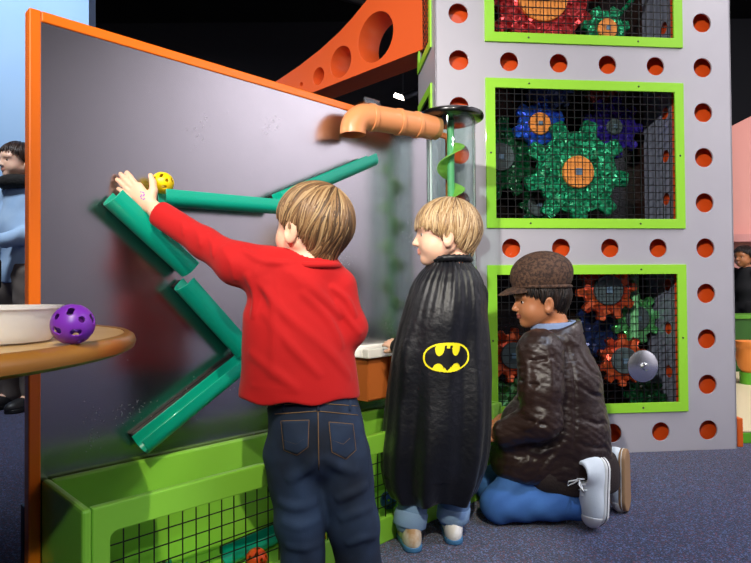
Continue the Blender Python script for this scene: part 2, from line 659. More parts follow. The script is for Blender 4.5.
# ------------------------------------------------------------------ lime trough under the wall
TW, TL, TZ = .262, 1.42, .312
def trough():
    rt = thing('ball_trough', 'long lime green ball trough with black wire grid front under the metal wall', 'trough', P0, R_(45))
    th = .018
    yb, yf = -.006, -TW
    MB().box((0, yf, 0), (th, yb, TZ)).build('end_wall', TROUGHG, rt, bevel=.006)
    MB().box((TL - th, yf, 0), (TL, yb, TZ)).build('end_wall', TROUGHG, rt, bevel=.006)
    MB().box((th, yb - th, .0), (TL - th, yb, TZ)).build('back_wall', TROUGHG, rt, bevel=.005)
    MB().box((th, yf + th, .02), (TL - th, yb - th, .036)).build('bottom', TROUGHG, rt)
    wins = [rrect(.052, .07, .69, TZ - .055, .014), rrect(.73, .07, TL - .052, TZ - .055, .014)]
    plate('front_wall', [rrect(th, .0, TL - th, TZ)] + wins, th, TROUGHG, rt, XZ(yf + th / 2), bevel=.003)
    for w in wins:
        x0, x1 = w[0][0], w[0][0]
        xs = [p[0] for p in w]; zs = [p[1] for p in w]
        x0, x1, z0, z1 = min(xs) - .004, max(xs) + .004, min(zs) - .004, max(zs) + .004
        mb = MB()
        n = round((x1 - x0) / .0305)
        for i in range(n + 1):
            x = x0 + (x1 - x0) * i / n
            mb.box((x - .0011, yf + .006, z0), (x + .0011, yf + .0082, z1))
        n = round((z1 - z0) / .0305)
        for i in range(n + 1):
            z = z0 + (z1 - z0) * i / n
            mb.box((x0, yf + .0082, z - .0011), (x1, yf + .0104, z + .0011))
        mb.build('wire_grid', BLACKWIRE, rt)
    return rt
trough()

# perforated play balls
def ball_mesh(R=.027):
    g = (1 + 5 ** .5) / 2
    dirs = []
    for a in (-1, 1):
        for b in (-g, g):
            dirs += [(0, a, b), (a, b, 0), (b, 0, a)]
    for a in (-1, 1):
        for b in (-1, 1):
            for c in (-1, 1):
                dirs.append((a, b, c))
    for a in (-1 / g, 1 / g):
        for b in (-g, g):
            dirs += [(0, a, b), (a, b, 0), (b, 0, a)]
    dirs = np.array(dirs, float); dirs /= np.linalg.norm(dirs, axis=1)[:, None]
    def f(p):
        r = vlen(p)
        d = np.abs(r - (R - .001)) - .001
        u = p / (r[:, None] + 1e-9)
        ang = np.arccos(np.clip((u @ dirs.T).max(1), -1, 1)) * R
        return np.maximum(d, (.0042 - ang) * 1.0)
    V, F = mesh_sdf(f, [-R - .003] * 3, [R + .003] * 3, .00085, 2.5)
    return np_mesh('play_ball', V, F)
BALL = ball_mesh()
def ball(col, loc, label, rot=(0, 0, 0), rough=.35, group=None, name='play_ball'):
    me = BALL.copy()
    o = link(name, me, M('ball_' + col, col, rough), None, True)
    o.location = loc
    o.rotation_euler = rot
    return tag(o, label, 'ball', group)

def TB(px, py, y):
    return PY(px, py, y)
RB = .027
zb = .036 + RB
def in_trough(px, dl_):
    # point on the trough floor seen in column px at distance dl_ from the wall
    r = ray(px, 500)
    s = (dl_ - (CO - P0).dot(BN)) / r.dot(BN)
    q = CO + r * s
    return Vector((q.x, q.y, zb))
ball('d84a1c', BW(.42, .20, zb), 'orange perforated ball lying in the green trough behind its wire grid', (.3, .2, 0))
ball('f2d31c', BW(.99, .21, zb), 'yellow perforated ball in the green trough beside the black cape', (.1, .9, 0))
ball('f0c81e', BW(.60, .21, zb), 'yellow perforated ball in the green trough between the legs in dark jeans', (.7, .3, 0))
ball('2a4fc0', BW(.93, .16, zb), 'blue perforated ball in the green trough behind the dark jeans', (.4, .1, .6))
ball('e3562a', BW(1.09, .20, zb), 'orange perforated ball in the green trough by the kneeling child', (.1, .3, .6))
# loose teal ramp pieces lying in the trough
def loose(label, a, b, rz_roll=0):
    rt = ramp(label, a, b)
    rt['group'] = 'loose teal ramps in the trough'
    return rt
def lay(label, t0, d0, t1, d1):
    a = BW(t0, d0, .036 + .0265); b = BW(t1, d1, .036 + .0265)
    L = (b - a).length
    rt = ramp(label, Vector((0, -.04, 0)), Vector((L, -.04, 0)))
    rt['group'] = 'loose teal ramps in the trough'
    rt.location = a
    rt.rotation_euler = (0, 0, math.atan2((b - a).y, (b - a).x))
    return rt
lay('loose teal ramp lying in the left end of the green trough', .08, .20, .27, .10)
lay('loose teal ramp lying in the green trough near the orange ball', .38, .13, .66, .10)

# ------------------------------------------------------------------ clear ball lift with black lid and orange spout
def clear(name, tint='eef6f4', rough=.02):
    m = bpy.data.materials.new(name); m.use_nodes = True
    nt = m.node_tree
    nt.nodes.clear()
    out = nt.nodes.new('ShaderNodeOutputMaterial')
    tr = nt.nodes.new('ShaderNodeBsdfTransparent'); tr.inputs['Color'].default_value = lin(tint)
    gl = nt.nodes.new('ShaderNodeBsdfGlossy'); gl.inputs['Roughness'].default_value = rough
    lw = nt.nodes.new('ShaderNodeLayerWeight'); lw.inputs['Blend'].default_value = .5
    pw = nt.nodes.new('ShaderNodeMath'); pw.operation = 'POWER'; pw.inputs[1].default_value = 3.5
    nt.links.new(lw.outputs['Facing'], pw.inputs[0])
    fr = nt.nodes.new('ShaderNodeMath'); fr.operation = 'MULTIPLY_ADD'; fr.inputs[1].default_value = .6; fr.inputs[2].default_value = .045
    nt.links.new(pw.outputs[0], fr.inputs[0])
    mx = nt.nodes.new('ShaderNodeMixShader')
    nt.links.new(fr.outputs[0], mx.inputs[0]); nt.links.new(tr.outputs[0], mx.inputs[1]); nt.links.new(gl.outputs[0], mx.inputs[2])
    nt.links.new(mx.outputs[0], out.inputs[0])
    return m
CLEAR = clear('clear_acrylic')
GREENROD = M('mint_enamel', '7fd48f', .4)
LID = M('black_lid', '0e0e10', .25, coat=.4)
SPOUT = M('peach_plastic', 'f7a268', .35, coat=.2)
LC = PY(452, 290, 2.06); LC.z = 0
lift = thing('ball_lift', 'tall clear tube ball lift with black lid, green screw and peach spout', 'ball lift', LC)
mb = MB()
mb.lathe([(.088, .040), (.088, 1.325), (.0845, 1.325), (.0845, .040), (.088, .040)], 48)
mb.build('clear_tube', CLEAR, lift, 40)
MB().lathe([(0, 1.35), (.108, 1.35), (.117, 1.345), (.119, 1.338), (.117, 1.331), (.108, 1.326), (0, 1.326)], 56).build('lid', LID, lift, 40)
MB().lathe([(.012, .05), (.013, 1.33)], 16).build('screw_shaft', GREENROD, lift, True)
mb = MB()
rows = []
turns, npt = 7.5, 32
for i in range(int(turns * npt) + 1):
    a = 2 * PI * i / npt + R_(215); z = .1 + 1.15 * i / (turns * npt)
    rows.append([Vector((r * math.cos(a), r * math.sin(a), z + dz)) for r, dz in ((.012, .002), (.05, .002), (.05, -.002), (.012, -.002))])
mb.grid(rows)
mb.build('screw_flight', M('lime_flight', 'a5dd5a', .4), lift, 40)
for a_, r_ in ((190, .0015), (205, .004), (160, .002), (-20, .002)):  # inner rods, white to paint bright highlight streaks down the tube
    MB().tube([(.083 * math.cos(R_(a_)), .083 * math.sin(R_(a_)), .05), (.083 * math.cos(R_(a_)), .083 * math.sin(R_(a_)), 1.32)], r_, 8).build('highlight_rod', M('white_streak', 'f4f6f6', .2), lift, True)
MB().lathe([(.0885, .038), (.1, .038), (.1, .08), (.0885, .08)], 48).build('base_collar', LID, lift, 40)
# spout: comes out of the tube, runs along the wall and elbows downwards
def lo(v): return Vector(v) - LC
def BWp(px, py, dl_):
    q = PB(px, py, dl_); return BW(q.x, -q.y, q.z)
s_end = BWp(353, 147, .062)
sp0 = LC + Vector((0, 0, PY(438, 128, 2.03).z)) + Vector((-.055, -.03, 0))
el = BWp(372, 122, .064)
dirp = (el - sp0).normalized()
dn = Vector((0, 0, -1))
hr = dirp.copy(); 
pts = [sp0]
Rb = .05
corner = Vector((s_end.x, s_end.y, el.z + .004))
pre = corner - dirp * Rb
pts += [sp0.lerp(pre, .5), pre]
for i in range(1, 9):
    a = PI / 2 * i / 8
    pts.append(pre + dirp * Rb * math.sin(a) + dn * Rb * (1 - math.cos(a)))
pts.append(pts[-1] + dn * .012)
mb = MB()
mb.tube([lo(p) for p in pts], .042, 28, cap=False)
mb.tube([lo(p) for p in pts], .0385, 28, cap=False)
mb.build('spout', SPOUT, lift, True)
for k in (.30, .56, .93):
    p = sp0.lerp(pre, k)
    MB().tube([lo(p - dirp * .008), lo(p + dirp * .008)], [.0455, .0455], 28).build('coupling_ring', SPOUT, lift, 40, bevel=.002)
p = sp0.lerp(pre, .75)
# clear bracket holding the spout to the top of the wall
kb = PB(359, 104, .0)
MB().box((kb.x - .02, -.05, BH - .06), (kb.x + .05, -.044, BH + .02)).box((kb.x - .02, -.05, BH + .002), (kb.x + .05, .02, BH + .007)).build('clear_bracket', CLEAR, tag(bpy.data.objects.new('spout_bracket', None), 'small clear plastic bracket clipped over the orange rail above the spout', 'bracket'))
_br = bpy.data.objects['spout_bracket']; C.objects.link(_br); _br.location = P0; _br.rotation_euler = (0, 0, R_(45))

# orange hopper with white rim between the red shirt and the cape
HOP = M('orange_plastic', 'f07a28', .4, coat=.2)
HOP2 = M('amber_plastic', 'b8622a', .35)
hop = thing('ball_hopper', 'orange ball hopper with thick white rim above the trough beside the black cape', 'hopper', P0, R_(45))
ha, hb = .90, 1.12
for nm, lo_, hi_, mt in (('bin', (ha, -.10, .375), (hb, -.012, .50), HOP2),):
    mb = MB()
    mb.box((ha, -.105, .37), (hb, -.10, .505)).box((ha, -.10, .37), (ha + .005, -.006, .505)).box((hb - .005, -.10, .37), (hb, -.006, .505)).box((ha, -.10, .365), (hb, -.006, .37))
    mb.build(nm, mt, hop, bevel=.002)
mb = MB()
mb.box((ha - .02, -.125, .505), (hb + .02, -.098, .535)).box((ha - .02, -.03, .505), (hb + .02, -.004, .535)).box((ha - .02, -.098, .505), (ha + .007, -.03, .535)).box((hb - .007, -.098, .505), (hb + .02, -.03, .535))
mb.build('rim', M('white_plastic', 'f2efe9', .4), hop, bevel=.004)
for t0 in (ha + .095, hb - .04):
    MB().box((t0, -.128, .335), (t0 + .036, -.104, .503)).box((t0 - .01, -.132, .335), (t0 + .046, -.104, .352)).build('bracket', HOP, hop, bevel=.003)

# ------------------------------------------------------------------ steel gear tower
TA = R_(5.5)
T0 = Vector((.262, 2.446, 0))
TU, TWv = Vector((math.cos(TA), math.sin(TA), 0)), Vector((-math.sin(TA), math.cos(TA), 0))
def PT(px, py, w=0.0):
    r = ray(px, py)
    s = (w - (CO - T0).dot(TWv)) / r.dot(TWv)
    q = CO + r * s
    return (q - T0).dot(TU), q.z
FACE = M('silver_panel', 'c9c6cc', .42, .25, var=(3, 'bdbac2', .3))
LIME = M('lime_enamel', '9ce038', .4, coat=.15)
LINING = M('orange_lining', 'e8551c', .3, coat=.3)
TWID, THGT = 1.352, 2.56
DEP = .42
tower = thing('gear_tower', 'silver steel tower with round holes and three lime framed gear windows', 'tower', T0, TA)
cols = [.1035 + .2227 * k for k in range(6)]
rows_z = [.087 + .2023 * k for k in range(12)]
wins = [(.217 + .030, .175 + .030, 1.119 - .030, .823 - .030), (.247, .982 + .03, 1.089, 1.63 - .03), (.247, 1.788 + .03, 1.089, 2.438 - .03)]
loops = [rrect(0, 0, TWID, THGT)]
for w in wins:
    loops.append(rrect(*w))
for z in rows_z:
    for c in (cols[0], cols[5]):
        loops.append(circle(c, z, .043))
for z in (rows_z[0], rows_z[4], rows_z[8]):
    for c in cols[1:5]:
        loops.append(circle(c, z, .041))
plate('face_plate', loops, .008, FACE, tower, XZ(.004), bevel=.001)
# orange inside of the hollow columns and cross members
mb = MB()
for x0, x1 in ((.012, .205), (1.128, TWID - .012)):
    mb.box((x0, .050, .0), (x1, .088, THGT))
    for x in (x0, x1):
        mb.box((x - .003, .0085, 0), (x + .003, .088, THGT))
for z0, z1 in ((.0, .17), (.828, .978), (1.635, 1.784), (2.442, THGT)):
    mb.box((.205, .060, z0), (1.128, .088, z1))
    for z in (z0, z1):
        mb.box((.205, .0085, z - .003), (1.128, .088, z + .003))
mb.build('column_lining', LINING, tower)
GRIDP = .0335
SCREW = M('screw_steel', '6b6b66', .3, .9)
for (x0, z0, x1, z1) in wins:
    fr = plate('window_frame', [rrect(x0 - .03, z0 - .03, x1 + .03, z1 + .03), rrect(x0 + .012, z0 + .012, x1 - .012, z1 - .012)], .01, LIME, tower, XZ(-.005), bevel=.0015)
    for fx, fz in ((.2, 0), (.78, 0), (.2, 1), (.78, 1), (0, .5), (1, .5)):
        sx = x0 - .009 + (x1 - x0 + .018) * fx; sz = z0 - .009 + (z1 - z0 + .018) * fz
        MB().lathe([(0, 0), (.0045, 0), (.0035, .002), (0, .0024)], 12, Matrix.Translation((sx, -.010, sz)) @ Matrix.Rotation(R_(90), 4, 'X')).build('screw', SCREW, fr, 40)
    mb = MB()
    n = round((x1 - x0) / GRIDP)
    for i in range(n + 1):
        x = x0 + (x1 - x0) * i / n
        mb.box((x - .0015, .0, z0), (x + .0015, .003, z1))
    n = round((z1 - z0) / GRIDP)
    for i in range(n + 1):
        z = z0 + (z1 - z0) * i / n
        mb.box((x0, .003, z - .0015), (x1, .006, z + .0015))
    mb.build('wire_grid', BLACKWIRE, tower)
# cabinet sides and back
sl = [rrect(0, 0, DEP, THGT)] + [rrect(.1, z0, DEP - .05, z1) for (_, z0, _, z1) in wins]
plate('side_panel', sl, .008, FACE, tower, YZ(.004), bevel=.001)
sr = [rrect(0, 0, DEP, THGT)] + [rrect(.1, z0, DEP - .06, z1) for (_, z0, _, z1) in wins]
plate('side_panel', sr, .008, FACE, tower, YZ(TWID - .004), bevel=.001)
for (x0, z0, x1, z1) in wins:
    for xx in (-.004, TWID + .004):
        plate('side_window_frame', [rrect(.07, z0 - .03, DEP - .02, z1 + .03), rrect(.11, z0 + .01, DEP - .06, z1 - .01)], .008, LIME, tower, YZ(xx), bevel=.001)
        mb = MB()
        xi = .009 if xx < 0 else TWID - .009
        n = 8
        for i in range(n + 1):
            y = .1 + (DEP - .16) * i / n
            mb.box((xi - .0015, y - .0015, z0), (xi + .0015, y + .0015, z1))
        n = 20
        for i in range(n + 1):
            z = z0 + (z1 - z0) * i / n
            mb.box((xi - .0015, .1, z - .0015), (xi + .0015, DEP - .06, z + .0015))
        mb.build('wire_grid', BLACKWIRE, tower)
plate('inner_side', [rrect(.092, 0, .325, THGT)] + [circle(.15, z + .04, .03, 28) for z in rows_z], .006, M('blue_grey_steel', '9aa2b8', .4, .3), tower, YZ(1.131))
MB().box((1.128, .325, 0), (1.134, DEP, THGT)).build('inner_side', M('dark_brown_side', '2a1610', .5), tower)
MB().box((1.150, .10, 0), (1.156, .22, THGT)).build('side_lining', LINING, tower)
MB().box((0, DEP, 0), (TWID, DEP + .012, THGT)).build('back_panel', M('dark_brown_panel', '17120f', .25, var=(4, '241a14', .2)), tower)
pu_ = PT(645, 180, .34)[0]
MB().box((pu_ - .010, .33, 0), (pu_ + .010, .36, THGT)).build('inner_post', M('red_orange_post', 'c8482a', .4), tower, bevel=.002)
MB().box((0, -.0, THGT), (TWID, DEP + .012, THGT + .01)).build('top_plate', FACE, tower)
# ------------------------------------------------------------------ gears
def gear_loop(R, n, depth, rot=0, tip=.46, rd=.35):
    """rounded block teeth; R is the tip radius"""
    r0 = R - depth
    pts = []
    per = 2 * PI / n
    for k in range(n):
        a = rot + k * per
        seq = [(-.5, r0), (-.5 + (1 - tip) * .38, r0), (-tip * .5, R - depth * .45), (-tip * .44, R - depth * .12), (-tip * .30, R), (tip * .30, R), (tip * .44, R - depth * .12), (tip * .5, R - depth * .45), (.5 - (1 - tip) * .38, r0)]
        for f_, r in seq:
            pts.append((r * math.cos(a + f_ * per), r * math.sin(a + f_ * per)))
    return pts
GM = {
    'green': glitter('green_glitter', '0a5c3a', '1fb477'), 'dgreen': glitter('dark_green_glitter', '05331d', '13713f'),
    'blue': glitter('blue_glitter', '0b2fa8', '2f74e8'), 'purple': glitter('purple_glitter', '1f1470', '4a36c0'),
    'red': glitter('red_glitter', '9a1418', 'e2484a', 70), 'orange': glitter('orange_red_plastic', 'b83a1c', 'e86a38', 40),
    'lgreen': glitter('light_green_plastic', '3f9e4c', '7fd88a', 60), 'dred': glitter('dark_red_plastic', '4d1712', '8a2c1e', 60),
    'navy': glitter('navy_plastic', '101a3c', '2a3f78', 60),
}
HUBO = M('orange_hub', 'f79a45', .45)
HUBG = M('grey_hub', '4a5a5c', .5)
AXLE = M('blue_grey_axle', '6f8ea6', .4, .3)
def gear(px, py, rpx, n, w, col, label, hub=None, hubpx=0, rot=0, th=.03, depth=.24, cat='gear', tip=.46):
    u, z = PT(px, py, w)
    dist = 2.45 + w + .1 * u
    k = dist / FPX
    R = rpx * k
    g = thing('gear', label, 'gear', T0 + TU * u + TWv * w + Vector((0, 0, z)), TA, 'gears inside the steel tower')
    plate('toothed_wheel', [gear_loop(R, n, R * depth, rot, tip)], th, GM[col], g, XZ(0), bevel=.003)
    if hub:
        rh = hubpx * k
        Mx = Matrix.Rotation(R_(90), 4, 'X')
        MB().lathe([(0, 0), (rh, 0), (rh, .012), (rh - .003, .015), (0, .015)], 36, Matrix.Translation((0, -th / 2, 0)) @ Mx).build('hub', hub, g, 40)
        s = rh * .2
        MB().box((-s, -th / 2 - .02, -s), (s, -th / 2 - .0152, s)).build('axle_cap', AXLE, g)
    # axle running back to the rear panel
    MB().tube([(0, th / 2, 0), (0, DEP - w - .001, 0)], .012, 12).build('axle', DARKSTEEL, g, 40)
    return g
gear(576, 173, 54, 9, .12, 'green', 'largest green glitter gear with an orange hub in the middle window', HUBO, 16, R_(-7))
gear(538, 125, 27, 6, .19, 'blue', 'blue glitter gear with small orange hub in the middle window', HUBO, 11, R_(20))
gear(612, 128, 31, 9, .24, 'purple', 'purple glitter gear behind the big green gear in the middle window', HUBG, 8)
gear(499, 158, 42, 10, .24, 'dgreen', 'dark green gear at the left edge of the middle window', HUBG, 14, .2)
gear(602, 97, 18, 8, .30, 'dred', 'small rust red gear at the top of the middle window', None, 0, .1)
gear(537, 206, 19, 8, .27, 'dgreen', 'small dark green gear low in the middle window', HUBG, 11)
gear(548, 90, 26, 9, .34, 'navy', 'navy gear high behind the blue one in the middle window', None, 0)
gear(541, -2, 62, 12, .14, 'red', 'large red glitter gear with an orange hub in the top window', HUBO, 26, .1)
gear(605, 31, 25, 7, .10, 'green', 'small green glitter gear with orange hub in the top window', HUBO, 10, .25)
gear(606, 290, 31, 10, .14, 'orange', 'orange red gear with grey hub above the kneeling child in the lowest window', HUBG, 15, .1, depth=.22)
gear(622, 360, 26, 10, .10, 'orange', 'orange red gear beside the chrome crank in the lowest window', HUBG, 13, .3, depth=.22)
gear(512, 355, 27, 10, .13, 'orange', 'orange red gear left of the kneeling child in the lowest window', HUBG, 13, .2, depth=.22)
gear(635, 318, 26, 9, .235, 'lgreen', 'light green gear behind the green posts in the lowest window', HUBG, 12, .15, depth=.25)
gear(598, 330, 27, 9, .27, 'navy', 'navy gear between the orange red gears in the lowest window', None, 0, .3)
gear(645, 399, 22, 9, .13, 'dgreen', 'dark green gear under the chrome crank in the lowest window', None, 0, .1)
gear(512, 400, 22, 9, .19, 'lgreen', 'light green gear at the bottom left of the lowest window', None, 0, .1)
gear(622, 284, 15, 8, .31, 'dred', 'small dark red gear at the top right of the lowest window', None, 0, .3)
# green posts and the rod inside
def rod(px0, py0, px1, py1, w, r, label, mat, name='post'):
    a = PT(px0, py0, w); b = PT(px1, py1, w)
    mb = MB().tube([(a[0], w, a[1]), (b[0], w, b[1])], r, 14)
    o = mb.build(name, mat, None, 40)
    o.location = T0; o.rotation_euler = (0, 0, TA)
    return tag(o, label, name)
rod(634.5, 272, 634.5, 409, .19, .018, 'mint green upright post left of the light green gear in the lowest window', GREENROD)
rod(667, 272, 667, 409, .31, .026, 'broad green upright post near the right edge of the lowest window', M('green_post', '4cae62', .45))
rod(613, 22, 646, -16, .17, .012, 'green glitter rod slanting up from the small gear in the top window', GM['green'], 'rod')
# chrome crank disc on the front grid
CHROME = M('chrome', 'eceef0', .27, 1.0)
cu_, cz_ = PT(642, 366, -.02)
crank = thing('crank_disc', 'round chrome crank disc on the lowest window grid', 'crank', T0 + TU * cu_ + TWv * -.001 + Vector((0, 0, cz_)), TA)
Mx = Matrix.Rotation(R_(90), 4, 'X')
MB().lathe([(.012, -.02), (.012, .02), (.066, .02), (.070, .023), (.069, .027), (.05, .034), (.022, .038), (0, .038)], 48, Mx).build('disc', CHROME, crank, 50)
MB().lathe([(0, .037), (.017, .037), (.017, .045), (.012, .050), (0, .051)], 24, Mx).build('bolt', CHROME, crank, 40)
MB().sphere((0, -.008, -.09), .006, 12).build('set_screw', SCREW, crank, True)

# ------------------------------------------------------------------ orange arched beam behind the wall panel
AB0 = Vector((.217, 2.80, 0))
adir = Vector((-math.sqrt(.5), math.sqrt(.5), 0))
beam_m = M('burnt_orange_enamel', 'e8602a', .4, coat=.15)
top = [(-.06, 2.62), (.05, 2.50), (.17, 2.385), (.28, 2.315), (.379, 2.262), (.48, 2.213), (.588, 2.17), (.75, 2.125), (.95, 2.085), (1.156, 2.058), (1.4, 2.03), (1.75, 2.005), (2.1, 1.99)]
outline = [(-.06, 1.889), (2.1, 1.889)] + top[::-1]
loops = [outline] + [circle(*c, 32) for c in ((.7665, 1.972, .050), (.571, 2.0, .087), (.296, 2.052, .13), (.93, 1.965, .014), (.13, 2.30, .05))]
bo = plate('arched_beam', loops, .16, beam_m, None, Matrix(((1, 0, 0, 0), (0, 0, 1, .08), (0, 1, 0, 0), (0, 0, 0, 1))), bevel=.003)
# local x runs along adir, local y runs away from the viewer
bo.matrix_world = Matrix(((adir.x, math.sqrt(.5), 0, AB0.x), (adir.y, math.sqrt(.5), 0, AB0.y), (0, 0, 1, 0), (0, 0, 0, 1)))
tag(bo, 'orange arched beam with round holes rising behind the metal wall panel', 'beam')

# ------------------------------------------------------------------ table with tub and purple ball
WOOD = M('birch_wood', 'd9b27a', .35, var=(5, 'c79a5e', .25), coat=.3, stretch=(1, 9, 9))
EDGE = M('wood_edge', 'a8702f', .35, coat=.3, var=(8, '8a5820', .3))
TZT = .655
tbl = thing('round_table', 'round light wood table with brown rim at the left edge', 'table', (-.83, .754, 0))
MB().lathe([(0, TZT), (.458, TZT), (.458, TZT - .003), (0, TZT - .003)], 96).build('tabletop', WOOD, tbl, 40)
MB().lathe([(0, TZT - .003), (.459, TZT - .003), (.459, TZT + .001), (.465, TZT + .0015), (.474, TZT - .004), (.477, TZT - .012), (.474, TZT - .021), (.465, TZT - .026), (0, TZT - .026)], 96).build('rim', EDGE, tbl, 40)
MB().lathe([(.03, .02), (.03, TZT - .026)], 20).build('column', DARKSTEEL, tbl, True)
MB().lathe([(0, 0), (.2, 0), (.2, .012), (.05, .025), (.03, .03)], 40).build('base', DARKSTEEL, tbl, 40)
TUBM = M('milky_plastic', 'f6f1f5', .3, trans=.35, ior=1.2)
q = PZ(6, 352, TZT)
tub = MB().lathe([(0, .002), (.068, .002), (.071, .006), (.080, .044), (.0835, .044), (.0835, .0475), (.078, .0475), (.069, .0075), (0, .0045)], 56).build('plastic_tub', TUBM, None, 50)
tub.location = (-.498, .745, 0); tub.location.z = TZT + .0005
tag(tub, 'round milky plastic tub on the wooden table', 'tub')
pb = PZ(72, 345.3, TZT)
ball('7a2fb4', (pb.x, pb.y + .002, TZT + .0252 + .0005), 'purple perforated ball on the wooden table beside the tub', (.35, .15, .2)).scale = (.93,) * 3
# yellow ball on the end of the level ramp, under the hand
yb_ = PB(163, 184, .046)
yb_loc = BWp(162.5, 183, .048)

# ------------------------------------------------------------------ far right: play platform with pot, counter
CREAM = M('cream_vinyl', 'e6d7b0', .5)
GREENB = M('green_vinyl', '5fae2a', .5)
pf = thing('play_platform', 'low cream play platform with green edge beyond the tower', 'platform', (0, 0, 0))
MB().box((1.665, 2.66, 0), (4.4, 4.5, .05)).build('edge', GREENB, pf, bevel=.004)
MB().box((1.665, 2.66, .05), (4.4, 4.5, .062)).build('top', CREAM, pf, bevel=.003)
op = MB().box((1.628, 2.60, 0), (1.652, 2.66, .13)).build('corner_post', M('orange_post', 'e0641e', .45), None, bevel=.004)
tag(op, 'short orange post standing at the right foot of the tower', 'post')
pot = thing('toy_pot', 'orange toy pot on a green stand beyond the tower', 'pot', (PY(752, 360, 3.93).x, 3.93, .062))
MB().lathe([(0, 0), (.075, 0), (.075, .08), (0, .08)], 32).build('stand', GREENB, pot, 40)
MB().lathe([(0, .08), (.06, .08), (.085, .12), (.098, .19), (.09, .235), (.098, .25), (.104, .262), (.104, .29), (.095, .29), (.085, .25), (.08, .2), (.0, .12)], 36).build('body', M('orange_pot', 'e88a3c', .4), pot, 50)
ct = thing('counter', 'dark green counter in front of the dark clothed child', 'counter', (2.9, 4.72, 0))
MB().box((-.35, -.15, 0), (1.2, .15, .47)).build('cabinet', M('dark_green_paint', '2c5a1e', .5), ct, bevel=.004)
MB().box((-.37, -.17, .47), (1.22, .17, .5)).build('worktop', M('green_top', '57962a', .5), ct, bevel=.004)

# ------------------------------------------------------------------ ceiling: ducts, lamp
for i, (x, y) in enumerate(((-1.3, 5.0), (-.3, 6.2))):
    pp = MB().tube([(x - 1.6, y - .9, 3.9), (x + 1.6, y + .9, 3.9)], .04, 12).build('ceiling_pipe', M('dark_pipe%d' % i, '26262b', .5), None, 40)
    tag(pp, ('thin dark pipe under the ceiling nearer the blue wall', 'thin dark pipe under the ceiling farther back')[i], 'pipe', 'ceiling pipes')
LAMPW = M('lamp_glow', 'fff1dc', .5, emit=14)
lp = PY(403, 98, 6.0)
lam = thing('spotlight', 'small lit white spotlight hanging far behind the spout', 'lamp', lp)
MB().lathe([(0, .0), (.045, .0), (.045, .14), (.03, .17), (0, .17)], 20, Matrix.Rotation(R_(70), 4, 'Y')).build('housing', DARKSTEEL, lam, 40)
MB().box((-.10, -.02, -.02), (.05, .02, .02), Matrix.Rotation(R_(20), 4, 'Y')).build('lamp', LAMPW, lam, bevel=.01)
MB().tube([(0, 0, .05), (0, 0, ZC - lp.z)], .008, 8).build('rod', DARKSTEEL, lam)
# ------------------------------------------------------------------ people: shared pieces
def J(px, py, y):
    return np.array(PY(px, py, y))

def head_q(p, c, Rm, s):
    return ((p - c) @ Rm) / s

def head_local(q, adult=0.0):
    """skull, face, ears; x forward, y left, z up; about 0.198 tall"""
    ay = q.copy(); ay[:, 1] = np.abs(ay[:, 1])
    d = s_ell(q, (-.006, 0, .022), (.092, .074, .078))
    d = smin(d, s_ell(q, (.022, 0, -.030), (.062, .056, .062)), .025)
    d = smin(d, vlen(ay - np.array((.040, .030, -.042))) - .030, .02)       # cheeks
    d = smin(d, s_cap(ay, (-.01, .048, -.045), (.05, .012, -.076), .018, .016), .022)   # jaw
    d = smin(d, vlen(q - np.array((.062, 0, -.078))) - .017, .016)       # chin
    d = smin(d, s_cap(ay, (.075, .012, .022), (.066, .045, .016), .010, .008), .014)     # brow
    d = smax(d, -(s_ell(ay, (.090, .031, -.002), (.016, .017, .0085))), .010)  # eye socket
    d = smin(d, s_cap(q, (.080, 0, .002), (.0955, 0, -.026), .006, .0085), .008)   # nose
    d = smin(d, vlen(ay - np.array((.088, .009, -.030))) - .0065, .005)
    d = smin(d, s_cap(ay, (.0835, 0, -.047), (.074, .018, -.050), .006, .003), .004)    # lips
    d = smin(d, s_cap(ay, (.0825, 0, -.057), (.074, .016, -.0535), .0062, .003), .004)
    d = smax(d, -s_cap(ay, (.0915, 0, -.0522), (.078, .018, -.0515), .0018, .001), .002)
    # ears
    er = frame(x=(.95, .25, .12), z=(-.18, .12, 1))
    e = s_ell(ay, (-.008, .0785, -.022), (.018, .0078, .030), er)
    e = smax(e, -s_ell(ay, (-.003, .0865, -.018), (.009, .007, .018), er), .003)
    e = smin(e, s_ell(ay, (-.004, .0765, -.039), (.008, .006, .008)), .006)
    return smin(d, e, .006)

def eyes(c, Rm, s, parent, iris='3d2a1c'):
    W = M('eye_white', 'd9d2cc', .2); I = M('iris', iris, .15); K = M('pupil', '050505', .1)
    for sd in (1, -1):
        e = np.array((.0635, sd * .0305, -.003))
        mb = MB().sphere((0, 0, 0), .0122 * s, 24)
        o = mb.build('eye', [W, I, K], parent, True)
        o.matrix_world = Matrix.Translation(Vector(c + Rm @ (e * s))) @ Matrix(Rm.tolist()).to_4x4()
        for pl in o.data.polygons:
            v = Vector(pl.center).normalized()
            ang = v.angle(Vector((1, 0, 0)))
            pl.material_index = 2 if ang < .34 else 1 if ang < .75 else 0
        # brow
    return

def brows(c, Rm, s, parent, mat):
    for sd in (1, -1):
        pts = [(.0835, sd * .014, .0225), (.081, sd * .029, .0265), (.070, sd * .044, .021)]
        MB().tube([Vector(c + Rm @ (np.array(p_) * s)) for p_ in pts], [.0022 * s, .0026 * s, .0012 * s], 8).build('eyebrow', mat, parent, True)

def lips_slots(c, Rm, s):
    def f(P):
        q = head_q(P, c, Rm, s)
        lip = (np.abs(q[:, 1]) < .019) & (q[:, 2] < -.0445) & (q[:, 2] > -.0615) & (q[:, 0] > .077)
        return np.where(lip, 1, 0)
    return f

